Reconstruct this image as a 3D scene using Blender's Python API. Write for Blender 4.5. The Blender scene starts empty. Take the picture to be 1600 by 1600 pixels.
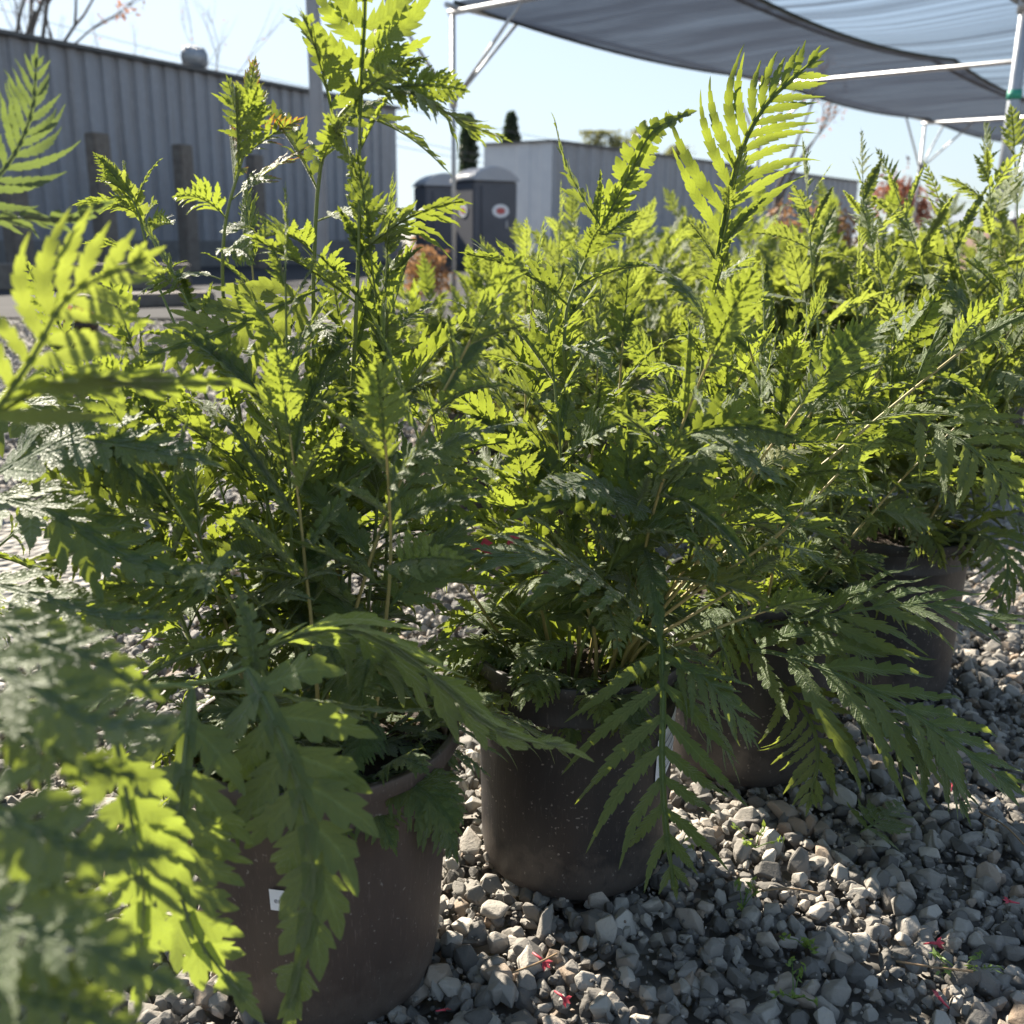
import bpy, bmesh, math, random
import numpy as np
from mathutils import Vector, Matrix
R = math.radians
rng = np.random.default_rng(7)
random.seed(7)
sc = bpy.context.scene
col = sc.collection

# ------------------------------------------------------------------ camera, sky, sun, exposure
PITCH, ROLL, CAMH, FPX = R(15.5), R(0.7), 0.85, 1570.0
cam_d = bpy.data.cameras.new('camera')
cam_d.sensor_width = 36.0
cam_d.lens = FPX / 1600 * 36
cam_d.clip_start, cam_d.clip_end = 0.02, 3000
cam_d.dof.use_dof = True
cam_d.dof.focus_distance = 1.28
cam_d.dof.aperture_fstop = 6.2
cam = bpy.data.objects.new('camera', cam_d)
col.objects.link(cam)
cam.matrix_world = Matrix.Translation((0, 0, CAMH)) @ Matrix.Rotation(R(90) - PITCH, 4, 'X') @ Matrix.Rotation(ROLL, 4, 'Z')
sc.camera = cam

SUN_EL, SUN_AZ = R(33), R(-36)          # azimuth measured from +Y, negative = to the left
world = bpy.data.worlds.new('World')
sc.world = world
world.use_nodes = True
wn = world.node_tree
sky = wn.nodes.new('ShaderNodeTexSky')
sky.sky_type = 'NISHITA'
sky.sun_disc = False
sky.sun_elevation = SUN_EL
sky.sun_rotation = SUN_AZ
sky.air_density, sky.dust_density, sky.ozone_density = 1.0, 1.0, 0.8
# thin even haze: the glow round the sun levels off softly, out = sky * K / (sky + K)
HAZE_K = (2.45, 3.0, 3.65)
v_mul, v_add, v_div = [wn.nodes.new('ShaderNodeVectorMath') for _ in range(3)]
v_mul.operation, v_add.operation, v_div.operation = 'MULTIPLY', 'ADD', 'DIVIDE'
v_mul.inputs[1].default_value = HAZE_K
v_add.inputs[1].default_value = HAZE_K
wn.links.new(sky.outputs[0], v_mul.inputs[0]); wn.links.new(sky.outputs[0], v_add.inputs[0])
wn.links.new(v_mul.outputs[0], v_div.inputs[0]); wn.links.new(v_add.outputs[0], v_div.inputs[1])
wn.links.new(v_div.outputs[0], wn.nodes['Background'].inputs[0])
wn.nodes['Background'].inputs[1].default_value = 0.13
sd = bpy.data.lights.new('sun', 'SUN')
sd.energy, sd.angle, sd.color = 5.0, R(0.5), (1.0, 0.91, 0.77)
sun = bpy.data.objects.new('sun', sd)
col.objects.link(sun)
sdir = Vector((math.sin(SUN_AZ) * math.cos(SUN_EL), math.cos(SUN_AZ) * math.cos(SUN_EL), math.sin(SUN_EL)))
sun.rotation_euler = sdir.to_track_quat('Z', 'Y').to_euler()
vs = sc.view_settings
vs.view_transform, vs.look, vs.exposure, vs.gamma, vs.use_curve_mapping = 'Standard', 'None', 1.85, 1.0, False
sc.cycles.max_bounces = 8
sc.cycles.transparent_max_bounces = 12
sc.cycles.transmission_bounces = 6
sc.cycles.use_denoising = True

# ------------------------------------------------------------------ helpers
CP, SP, CR, SR = math.cos(PITCH), math.sin(PITCH), math.cos(ROLL), math.sin(ROLL)
def ray(px, py):
    a, b = (px - 800) / FPX, (800 - py) / FPX
    a, b = CR * a - SR * b, SR * a + CR * b
    return np.array([a, CP + b * SP, -SP + b * CP])
def at(px, py, Y):                      # world point seen at a photo pixel, Y metres ahead
    r = ray(px, py)
    return r * (Y / r[1]) + np.array([0, 0, CAMH])
def at_z(px, py, z):
    r = ray(px, py)
    return r * ((z - CAMH) / r[2]) + np.array([0, 0, CAMH])

def tag(o, label=None, cat=None, group=None, kind=None):
    for k, v in (('label', label), ('category', cat), ('group', group), ('kind', kind)):
        if v: o[k] = v
    return o
def thing(name, label, cat, loc=(0, 0, 0), group=None, rz=0):
    o = bpy.data.objects.new(name, None)
    col.objects.link(o)
    o.location = loc
    o.rotation_euler[2] = rz
    o.empty_display_size = .1
    return tag(o, label, cat, group)
def link_mesh(name, me, mat, parent=None):
    o = bpy.data.objects.new(name, me)
    col.objects.link(o)
    if mat: me.materials.append(mat)
    if parent: o.parent = parent
    return o
def np_mesh(name, V, F, smooth=True, attrs=None):
    """V (n,3); F (m,k) all faces of one size k."""
    me = bpy.data.meshes.new(name)
    V = np.asarray(V, np.float32); F = np.asarray(F, np.int32)
    k = F.shape[1]
    me.vertices.add(len(V)); me.vertices.foreach_set('co', V.ravel())
    me.loops.add(F.size); me.loops.foreach_set('vertex_index', F.ravel())
    me.polygons.add(len(F)); me.polygons.foreach_set('loop_start', np.arange(0, F.size, k, dtype=np.int32))
    me.update(calc_edges=True)
    me.polygons.foreach_set('use_smooth', np.full(len(F), smooth, bool))
    for an, av in (attrs or {}).items():
        a = me.attributes.new(an, 'FLOAT', 'POINT')
        a.data.foreach_set('value', np.asarray(av, np.float32))
    return me
class MB:
    """collects boxes, tubes and lathes into one mesh"""
    def __init__(s): s.bm = bmesh.new()
    def box(s, c, size, rot=None, bevel=0):
        M = Matrix.Translation(c) @ (rot.to_4x4() if rot else Matrix()) @ Matrix.Diagonal((*size, 1))
        r = bmesh.ops.create_cube(s.bm, size=1, matrix=M)
        if bevel:
            es = list({e for v in r['verts'] for e in v.link_edges})
            bmesh.ops.bevel(s.bm, geom=es, offset=bevel, segments=2, affect='EDGES', clamp_overlap=True)
        return s
    def tube(s, pts, r, n=10, caps=True):
        pts = [Vector(p) for p in pts]
        rs = r if hasattr(r, '__len__') else [r] * len(pts)
        rings = []
        ref = None
        for i, p in enumerate(pts):
            d = (pts[min(i + 1, len(pts) - 1)] - pts[max(i - 1, 0)]).normalized()
            if ref is None:
                ref = Vector((0, 0, 1)) if abs(d.z) < .9 else Vector((1, 0, 0))
            x = d.cross(ref).normalized(); y = d.cross(x).normalized()
            ref = -y if False else ref
            rings.append([s.bm.verts.new(p + (x * math.cos(2 * math.pi * k / n) + y * math.sin(2 * math.pi * k / n)) * rs[i]) for k in range(n)])
        for a, b in zip(rings, rings[1:]):
            for k in range(n):
                f = s.bm.faces.new((a[k], a[(k + 1) % n], b[(k + 1) % n], b[k])); f.smooth = True
        if caps:
            s.bm.faces.new(rings[0][::-1]); s.bm.faces.new(rings[-1])
        return s
    def lathe(s, prof, n=48, c=(0, 0, 0), a0=0, a1=2 * math.pi, wob=None):
        full = abs(a1 - a0 - 2 * math.pi) < 1e-6
        m = n if full else n + 1
        rings = []
        for (r, z) in prof:
            ring = []
            for k in range(m):
                a = a0 + (a1 - a0) * k / n
                q = r * (1 + (wob(a, z) if wob else 0))
                ring.append(s.bm.verts.new((c[0] + q * math.cos(a), c[1] + q * math.sin(a), c[2] + z)))
            rings.append(ring)
        for a, b in zip(rings, rings[1:]):
            for k in range(n):
                k2 = (k + 1) % m
                f = s.bm.faces.new((a[k], a[k2], b[k2], b[k])); f.smooth = True
        return s
    def poly(s, pts):
        s.bm.faces.new([s.bm.verts.new(p) for p in pts]); return s
    def build(s, name, mat, parent=None):
        me = bpy.data.meshes.new(name)
        bmesh.ops.recalc_face_normals(s.bm, faces=s.bm.faces)
        s.bm.to_mesh(me); s.bm.free()
        return link_mesh(name, me, mat, parent)

# ------------------------------------------------------------------ materials
def new_mat(name):
    m = bpy.data.materials.new(name); m.use_nodes = True
    nt = m.node_tree
    return m, nt, nt.nodes['Principled BSDF'], nt.nodes['Material Output']
def N(nt, t, **kw):
    n = nt.nodes.new(t)
    for k, v in kw.items(): setattr(n, k, v)
    return n
def ramp(nt, src, stops):
    r = N(nt, 'ShaderNodeValToRGB')
    e = r.color_ramp.elements
    while len(e) < len(stops): e.new(.5)
    for el, (p, c) in zip(e, stops):
        el.position = p; el.color = (*c, 1) if len(c) == 3 else c
    nt.links.new(src, r.inputs[0])
    return r.outputs[0]
def noise(nt, scale, detail=4, rough=.6, vec=None, coord='Object', dist=0):
    n = N(nt, 'ShaderNodeTexNoise')
    n.inputs['Scale'].default_value = scale; n.inputs['Detail'].default_value = detail
    n.inputs['Roughness'].default_value = rough; n.inputs['Distortion'].default_value = dist
    if vec is None:
        tc = N(nt, 'ShaderNodeTexCoord'); vec = tc.outputs[coord]
    nt.links.new(vec, n.inputs['Vector'])
    return n.outputs['Fac']
def mixc(nt, fac, a, b, mode='MIX'):
    m = N(nt, 'ShaderNodeMix', data_type='RGBA', blend_type=mode)
    for i, v in ((0, fac), (6, a), (7, b)):
        if isinstance(v, bpy.types.NodeSocket): nt.links.new(v, m.inputs[i])
        else: m.inputs[i].default_value = v if i == 0 else (*v, 1)
    return m.outputs[2]
def math_n(nt, op, a, b=0.0):
    m = N(nt, 'ShaderNodeMath', operation=op)
    for i, v in enumerate((a, b)):
        if isinstance(v, bpy.types.NodeSocket): nt.links.new(v, m.inputs[i])
        else: m.inputs[i].default_value = v
    return m.outputs[0]
def bump(nt, h, strength, dist=.01):
    b = N(nt, 'ShaderNodeBump')
    b.inputs['Strength'].default_value = strength; b.inputs['Distance'].default_value = dist
    nt.links.new(h, b.inputs['Height'])
    return b.outputs[0]
def simple(name, c1, c2=None, scale=6, rough=.6, metal=0, bmp=0, bdist=.005, detail=5):
    m, nt, p, o = new_mat(name)
    f = noise(nt, scale, detail)
    nt.links.new(ramp(nt, f, [(.3, c1), (.72, c2 or tuple(x * .75 for x in c1))]), p.inputs['Base Color'])
    p.inputs['Roughness'].default_value = rough; p.inputs['Metallic'].default_value = metal
    if bmp: nt.links.new(bump(nt, f, bmp, bdist), p.inputs['Normal'])
    return m
def attr(nt, name):
    return N(nt, 'ShaderNodeAttribute', attribute_name=name).outputs['Fac']

def foliage_mat(name, dark, light, trans, under, dryc=(.22, .10, .03)):
    m, nt, p, o = new_mat(name)
    t, ve, dr = attr(nt, 'tint'), attr(nt, 'vein'), attr(nt, 'dry')
    c = ramp(nt, t, [(0, dark), (.93, light), (1, (.26, .25, .06))])
    n1 = noise(nt, 55, 3)
    c = mixc(nt, math_n(nt, 'MULTIPLY', n1, .5), c, tuple(x * .55 for x in dark))
    vr = ramp(nt, ve, [(.84, (0, 0, 0)), (.97, (1, 1, 1))])
    ed = math_n(nt, 'SUBTRACT', 1.0, ve)                      # 0 on the rib, 1 at the edge
    sv = math_n(nt, 'FRACT', math_n(nt, 'SUBTRACT', math_n(nt, 'MULTIPLY', attr(nt, 'pu'), 2.0), math_n(nt, 'MULTIPLY', ed, .9)))
    sv = math_n(nt, 'ABSOLUTE', math_n(nt, 'SUBTRACT', sv, .5))
    side_vein = ramp(nt, sv, [(.0, (1, 1, 1)), (.13, (0, 0, 0))])
    c_pre = c
    c = mixc(nt, math_n(nt, 'MULTIPLY', vr, .45), c, tuple(x * 1.9 for x in light))
    c = mixc(nt, math_n(nt, 'MULTIPLY', side_vein, .30), c, tuple(x * 1.7 for x in light))
    geo = N(nt, 'ShaderNodeNewGeometry')
    c = mixc(nt, math_n(nt, 'MULTIPLY', geo.outputs['Backfacing'], .45), c, under)
    # browned tips: a stain with its own outline, spreading in from the leaf edge
    k = math_n(nt, 'SUBTRACT', math_n(nt, 'ADD', dr, math_n(nt, 'MULTIPLY', noise(nt, 90, 2), .5)), .85)
    k = math_n(nt, 'MULTIPLY', k, 6); k.node.use_clamp = True
    c = mixc(nt, k, c, dryc)
    nt.links.new(c, p.inputs['Base Color'])
    p.inputs['Roughness'].default_value = .52
    p.inputs['Specular IOR Level'].default_value = .34
    p.inputs['Sheen Weight'].default_value = .5
    p.inputs['Sheen Roughness'].default_value = .4
    w = N(nt, 'ShaderNodeTexVoronoi'); w.inputs['Scale'].default_value = 330
    tc = N(nt, 'ShaderNodeTexCoord'); nt.links.new(tc.outputs['Object'], w.inputs['Vector'])
    hgt = math_n(nt, 'ADD', math_n(nt, 'MULTIPLY', w.outputs['Distance'], .8), math_n(nt, 'ADD', math_n(nt, 'MULTIPLY', side_vein, -.8), math_n(nt, 'MULTIPLY', vr, -.8)))
    nt.links.new(bump(nt, hgt, .6, .0016), p.inputs['Normal'])
    tr = N(nt, 'ShaderNodeBsdfTranslucent')
    tcx = ramp(nt, t, [(0, tuple(x * .72 for x in trans)), (1, trans)])
    tcx = mixc(nt, math_n(nt, 'MULTIPLY', vr, .35), tcx, tuple(x * .6 for x in trans))
    tcx = mixc(nt, math_n(nt, 'MULTIPLY', side_vein, .38), tcx, tuple(x * .45 for x in trans))
    tcx = mixc(nt, math_n(nt, 'MULTIPLY', n1, .5), tcx, tuple(x * .6 for x in trans))
    tcx = mixc(nt, k, tcx, (.30, .09, .02))
    nt.links.new(tcx, tr.inputs['Color'])
    mx = N(nt, 'ShaderNodeMixShader'); mx.inputs[0].default_value = .52
    nt.links.new(p.outputs[0], mx.inputs[1]); nt.links.new(tr.outputs[0], mx.inputs[2])
    nt.links.new(mx.outputs[0], o.inputs['Surface'])
    return m
M_leaf = foliage_mat('leaf_green', (.090, .145, .046), (.135, .200, .058), (.290, .350, .034), (.168, .210, .098))
M_leaf2 = foliage_mat('leaf_yellow_green', (.100, .150, .046), (.150, .205, .056), (.320, .375, .048), (.185, .22, .12))
M_grey = foliage_mat('leaf_grey_green', (.085, .125, .080), (.125, .165, .105), (.15, .20, .04), (.17, .20, .15))
M_soft = foliage_mat('leaf_soft_green', (.115, .165, .066), (.155, .205, .082), (.33, .41, .05), (.185, .220, .120))
M_stem = simple('stem_green', (.17, .20, .055), (.10, .14, .04), 30, .5)
M_stem_old = simple('stem_tan', (.40, .30, .12), (.26, .24, .08), 30, .5)
M_soil = simple('potting_soil', (.055, .036, .025), (.02, .014, .010), 60, .95, 0, 1, .02)
M_white = simple('white_tag', (.75, .76, .78), (.66, .67, .70), 40, .45)
M_ink = simple('grey_ink', (.16, .17, .20), (.22, .22, .25), 60, .6)

def pot_mat(name, base, dust, amt):
    m, nt, p, o = new_mat(name)
    tc = N(nt, 'ShaderNodeTexCoord')
    mp = N(nt, 'ShaderNodeMapping'); mp.inputs['Scale'].default_value = (9, 9, 2.2)
    nt.links.new(tc.outputs['Object'], mp.inputs[0])
    big = noise(nt, 1.0, 6, .62, mp.outputs[0])
    mp2 = N(nt, 'ShaderNodeMapping'); mp2.inputs['Scale'].default_value = (260, 260, 45)
    nt.links.new(tc.outputs['Object'], mp2.inputs[0])
    fine = noise(nt, 1.0, 3, .7, mp2.outputs[0])
    f = math_n(nt, 'MULTIPLY', ramp(nt, big, [(.35, (0, 0, 0)), (.7, (1, 1, 1))]), amt)
    c = mixc(nt, f, base, dust)
    sp = ramp(nt, fine, [(.60, (0, 0, 0)), (.74, (1, 1, 1))])
    c = mixc(nt, math_n(nt, 'MULTIPLY', sp, .35), c, tuple(min(1, x * 2.2 + .05) for x in dust))
    v = N(nt, 'ShaderNodeTexNoise'); v.inputs['Scale'].default_value = 170; v.inputs['Detail'].default_value = 1
    nt.links.new(tc.outputs['Object'], v.inputs['Vector'])
    spk = ramp(nt, v.outputs['Fac'], [(.70, (0, 0, 0)), (.76, (1, 1, 1))])
    c = mixc(nt, math_n(nt, 'MULTIPLY', spk, .55), c, (.30, .27, .24))
    sx = N(nt, 'ShaderNodeSeparateXYZ'); nt.links.new(tc.outputs['Object'], sx.inputs[0])
    mud = math_n(nt, 'SUBTRACT', math_n(nt, 'MULTIPLY', noise(nt, 38, 6, .7), .17), sx.outputs[2])      # splashed mud along the foot
    mud = math_n(nt, 'MULTIPLY', mud, 22); mud.node.use_clamp = True
    c = mixc(nt, math_n(nt, 'MULTIPLY', mud, .45), c, (.11, .09, .075))
    nt.links.new(c, p.inputs['Base Color'])
    nt.links.new(ramp(nt, big, [(.3, (.36,) * 3), (.7, (.62,) * 3)]), p.inputs['Roughness'])
    nt.links.new(bump(nt, fine, .25, .002), p.inputs['Normal'])
    return m
M_pot = pot_mat('black_plastic_dusty', (.014, .0135, .016), (.040, .032, .029), .8)
M_pot_flare = pot_mat('dusty_plastic_flare_brown', (.042, .031, .027), (.086, .060, .048), .9)  # dusty black pot, its colour browned to imitate warm sun flare

def stone_mat():
    m, nt, p, o = new_mat('crushed_grey_stone')
    t = attr(nt, 'tint')
    c = ramp(nt, t, [(0, (.075, .07, .063)), (.3, (.165, .152, .135)), (.6, (.29, .265, .23)), (.82, (.42, .385, .335)), (.92, (.28, .20, .135)), (1, (.54, .50, .44))])
    n = noise(nt, 120, 6, .65)
    c = mixc(nt, math_n(nt, 'MULTIPLY', n, .42), c, (.13, .12, .11))
    nt.links.new(c, p.inputs['Base Color'])
    p.inputs['Roughness'].default_value = .8
    nt.links.new(bump(nt, noise(nt, 220, 5, .7), .55, .004), p.inputs['Normal'])
    return m
M_stone = stone_mat()

# ------------------------------------------------------------------ ground, far gravel, gravel stones
def ground_mat():
    m, nt, p, o = new_mat('gravel_yard')
    v = N(nt, 'ShaderNodeTexVoronoi'); v.inputs['Scale'].default_value = 30
    tc = N(nt, 'ShaderNodeTexCoord'); nt.links.new(tc.outputs['Object'], v.inputs['Vector'])
    c = ramp(nt, v.outputs['Color'], [(0, (.10, .09, .08)), (.6, (.24, .225, .20)), (1, (.36, .34, .31))])
    g = ramp(nt, noise(nt, .7, 5), [(.35, (0, 0, 0)), (.7, (1, 1, 1))])
    c = mixc(nt, math_n(nt, 'MULTIPLY', g, .35), c, (.17, .145, .12))
    nt.links.new(c, p.inputs['Base Color'])
    p.inputs['Roughness'].default_value = .9
    inv = math_n(nt, 'SUBTRACT', 1.0, v.outputs['Distance'])
    nt.links.new(bump(nt, inv, .9, .03), p.inputs['Normal'])
    return m
M_ground = ground_mat()
gx = np.unique(np.concatenate([np.linspace(-400, -12, 12), np.linspace(-12, 16, 57), np.linspace(16, 500, 14)]))
gy = np.unique(np.concatenate([np.linspace(-30, -1, 6), np.linspace(-1, 30, 63), np.linspace(30, 1200, 20)]))
GX, GY = np.meshgrid(gx, gy)
GZ = np.where(GY < 3.4, -.034, -.014) + .012 * np.sin(GX * 1.3 + .4) * np.sin(GY * 1.1) * (GY < 30)
nx, ny = len(gx), len(gy)
idx = np.arange(nx * ny).reshape(ny, nx)
F = np.stack([idx[:-1, :-1], idx[:-1, 1:], idx[1:, 1:], idx[1:, :-1]], -1).reshape(-1, 4)
tag(link_mesh('ground', np_mesh('ground', np.stack([GX, GY, GZ], -1).reshape(-1, 3), F), M_ground), kind='structure')

def hull_stone(seed, bev):
    r = random.Random(seed)
    bm = bmesh.new()
    n = 13
    for i in range(n):
        z = 1 - 2 * (i + .5) / n; a = i * 2.39996 + r.uniform(-.5, .5)
        q = math.sqrt(max(0, 1 - z * z)); k = r.uniform(.78, 1.1)
        bm.verts.new((q * math.cos(a) * k, q * math.sin(a) * k, (z + r.uniform(-.12, .12)) * k))
    h = bmesh.ops.convex_hull(bm, input=bm.verts)
    bmesh.ops.delete(bm, geom=[v for v in bm.verts if not v.link_faces], context='VERTS')
    if bev:
        bmesh.ops.dissolve_limit(bm, angle_limit=.30, verts=bm.verts, edges=bm.edges)
        bmesh.ops.bevel(bm, geom=list(bm.edges), offset=.11, segments=2, affect='EDGES', clamp_overlap=True, profile=.6)
    bmesh.ops.triangulate(bm, faces=bm.faces)
    bm.verts.index_update()
    V = np.array([v.co[:] for v in bm.verts]); Fc = np.array([[v.index for v in f.verts] for f in bm.faces])
    bm.free()
    return V, Fc
def scatter(P, size, templates, zjit):
    Vs, Fs, T, off = [], [], [], 0
    order = rng.integers(0, len(templates), len(P))
    for ti, (TV, TF) in enumerate(templates):
        sel = np.where(order == ti)[0]
        m = len(sel)
        if not m: continue
        s = size[sel][:, None] * rng.uniform([.8, .62, .5], [1.35, 1.0, .8], (m, 3))
        q = rng.normal(size=(m, 4)); q[:, 1:3] *= .45
        q /= np.linalg.norm(q, axis=1)[:, None]
        w, x, y, z = q.T
        Rm = np.stack([1 - 2 * (y * y + z * z), 2 * (x * y - z * w), 2 * (x * z + y * w), 2 * (x * y + z * w), 1 - 2 * (x * x + z * z), 2 * (y * z - x * w),
                       2 * (x * z - y * w), 2 * (y * z + x * w), 1 - 2 * (x * x + y * y)], 1).reshape(m, 3, 3)
        V = np.einsum('mij,mkj->mki', Rm, TV[None] * s[:, None])
        V += np.concatenate([P[sel], rng.uniform(*zjit, (m, 1)) + size[sel][:, None] * .35], 1)[:, None]
        Vs.append(V.reshape(-1, 3)); T.append(np.repeat(rng.random(m), len(TV)))
        Fs.append((TF[None] + (np.arange(m) * len(TV))[:, None, None] + off).reshape(-1, 3)); off += m * len(TV)
    return np.concatenate(Vs), np.concatenate(Fs), np.concatenate(T)
fineT = [hull_stone(i, True) for i in range(26)]
coarseT = [hull_stone(100 + i, False) for i in range(14)]
def pts(n, x0, x1, y0, y1):
    return np.stack([rng.uniform(x0, x1, n), rng.uniform(y0, y1, n)], 1)
Pn = pts(32000, -1.0, 2.0, .62, 3.0)
keep = np.abs(Pn[:, 0]) < Pn[:, 1] * .62 + .15
Pn = Pn[keep]
sz = np.clip(rng.lognormal(math.log(.0125), .36, len(Pn)), .004, .025)
V1, F1, T1 = scatter(Pn, sz, fineT, (-.013, .004))
Pf = pts(60000, -5.0, 6.0, 3.0, 9.8)
keep = (np.abs(Pf[:, 0]) < Pf[:, 1] * .60 + .2) & (rng.random(len(Pf)) < 1.25 - Pf[:, 1] * .085)
Pf = Pf[keep]
V2, F2, T2 = scatter(Pf, rng.uniform(.010, .024, len(Pf)), coarseT, (-.010, .004))
Pg = pts(26000, -.8, 1.8, .62, 2.6)
Pg = Pg[np.abs(Pg[:, 0]) < Pg[:, 1] * .62 + .15]
V3, F3, T3 = scatter(Pg, rng.uniform(.0018, .0048, len(Pg)), coarseT, (-.016, .012))
me = np_mesh('gravel', np.concatenate([V1, V2, V3]), np.concatenate([F1, F2 + len(V1), F3 + len(V1) + len(V2)]), False, {'tint': np.concatenate([T1, T2, T3])})
tag(link_mesh('gravel', me, M_stone), 'loose crushed grey gravel covering the nursery yard', 'gravel', kind='stuff')

M_asph_shade = simple('asphalt_painted_shade', (.060, .058, .060), (.038, .038, .040), 3, .95, 0, .4)  # asphalt sheet coloured dark to stand in for the warehouse's cast shadow
M_asph_shade.node_tree.nodes['Principled BSDF'].inputs['Specular IOR Level'].default_value = .08
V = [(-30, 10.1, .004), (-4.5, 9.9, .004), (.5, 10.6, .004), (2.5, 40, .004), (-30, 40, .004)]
tag(link_mesh('asphalt_shade_sheet', np_mesh('asphalt_shade_sheet', V, [(0, 1, 2, 3, 4)], False), M_asph_shade), kind='structure')

# ------------------------------------------------------------------ warehouse, shed, posts, toilets
def corrugated(name, c1, c2, rust=.5):
    m, nt, p, o = new_mat(name)
    n = noise(nt, 1.4, 6, .65)
    tc = N(nt, 'ShaderNodeTexCoord'); mp = N(nt, 'ShaderNodeMapping'); mp.inputs['Scale'].default_value = (5, 5, .25)
    nt.links.new(tc.outputs['Object'], mp.inputs[0])
    st = noise(nt, 1, 4, .6, mp.outputs[0])
    c = mixc(nt, n, c1, c2)
    c = mixc(nt, math_n(nt, 'MULTIPLY', ramp(nt, st, [(.45, (0, 0, 0)), (.75, (1, 1, 1))]), rust), c, (.16, .135, .115))
    c = mixc(nt, math_n(nt, 'MULTIPLY', ramp(nt, noise(nt, 5, 5, .7), [(.5, (0, 0, 0)), (.75, (1, 1, 1))]), .3), c, tuple(x * 1.35 for x in c1))
    nt.links.new(c, p.inputs['Base Color']); p.inputs['Roughness'].default_value = .55; p.inputs['Metallic'].default_value = .1
    return m
M_wh = corrugated('painted_steel_siding', (.29, .295, .32), (.225, .23, .25))
M_trim = simple('dark_trim', (.10, .095, .09), (.06, .06, .06), 4, .6)
M_roof = simple('roof_sheet', (.32, .33, .34), (.24, .25, .26), 3, .5, .2)
M_wood = simple('weathered_timber', (.20, .175, .15), (.12, .10, .085), 9, .9, 0, .5)
M_galv = simple('galvanised_steel', (.40, .41, .43), (.30, .31, .33), 14, .45, .6)
M_conc = simple('stained_concrete', (.20, .195, .19), (.12, .115, .11), 3, .9, 0, .3)

def ribbed_wall(A, B, h, pitch, depth, z0=0):
    """vertical ribbed steel sheet from A to B"""
    A = np.array(A, float); B = np.array(B, float)
    L = np.linalg.norm(B - A); d = (B - A) / L; nrm = np.array([d[1], -d[0]])
    n = int(L / pitch)
    prof = []
    for i in range(n):
        s = i * pitch
        for ds, o in ((0, 0), (.50, 0), (.58, 1), (.92, 1)):
            prof.append((s + ds * pitch, o * depth))
    prof.append((L, 0))
    V, Fq = [], []
    for s, o in prof:
        q = A + d * s + nrm * o
        V += [(q[0], q[1], z0), (q[0], q[1], h)]
    for i in range(len(prof) - 1):
        Fq.append((2 * i, 2 * i + 2, 2 * i + 3, 2 * i + 1))
    return np_mesh('wall', V, Fq, False)
def turbine(parent, p, r, name='roof_vent'):
    o = MB().lathe([(r * .55, -.25), (r * .55, .02), (r * .62, .05), (r * .9, .14 * r / .3), (r, .30 * r / .3), (r * .97, .40 * r / .3), (r * .75, .52 * r / .3), (r * .3, .58 * r / .3), (0.01, .585 * r / .3)], 24).build(name, M_galv, parent)
    o.location = p
    m = MB()
    for k in range(20):
        a = 2 * math.pi * k / 20
        m.tube([((r * 1.0) * math.cos(a + t * .35) * s, r * 1.0 * math.sin(a + t * .35) * s, z * r / .3) for t, s, z in ((0, .68, .06), (.4, .96, .16), (.8, 1.03, .3), (1.2, 1.0, .40), (1.6, .78, .52))], .012, 5)
    m.build('vane', M_galv, o)
    return o
def shed(name, label, A, B, h, depth, side, endmat, longmat, pitch, vents, parts):
    A = np.array(A, float); B = np.array(B, float)
    d = (B - A) / np.linalg.norm(B - A); back = np.array([-d[1], d[0]]) * side
    t = thing(name, label, 'building')
    me = ribbed_wall(A, B, h, pitch, .06 * -side if side < 0 else -.06)
    w = link_mesh('wall', me, longmat, t)
    C, D = B + back * depth, A + back * depth
    e = link_mesh('end_wall', ribbed_wall(A + back * .02, D, h + .02, pitch * 1.3, .04), endmat, t)
    MB().poly([(*C, 0), (*D, 0), (*D, h), (*C, h)]).build('rear_wall', longmat, t)
    MB().poly([(*B, 0), (*C, 0), (*C, h), (*B, h)]).build('far_wall', longmat, t)
    a, b, c, e2 = (A - back * .12 - d * .1), (B - back * .12 + d * .1), (C + d * .1), (D - d * .1)
    m = MB()
    lo, hi = h + .01, h + .09
    rise = .0
    P = [(*a, lo), (*b, lo), (*c, lo + rise), (*e2, lo + rise)]; Q = [(*a, hi), (*b, hi), (*c, hi + rise), (*e2, hi + rise)]
    for f in ((P[0], P[1], Q[1], Q[0]), (P[1], P[2], Q[2], Q[1]), (P[2], P[3], Q[3], Q[2]), (P[3], P[0], Q[0], Q[3]), Q, P[::-1]): m.poly(f)
    m.build('roof', M_trim, t)
    for (s, off, r) in vents:
        q = A + d * s + back * off
        turbine(t, (q[0], q[1], h + .12), r)
    return t, A, d, back
WA, WB = np.array([-14.0, 12.45]), np.array([-3.55, 31.5])
wh, A_, d_, back_ = shed('warehouse', 'long grey ribbed steel warehouse with turbine vent on its roof, at left', WA, WB, 4.3, 9, 1, M_wh, M_wh, .42, [(14.5, .6, .29)], None)
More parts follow.
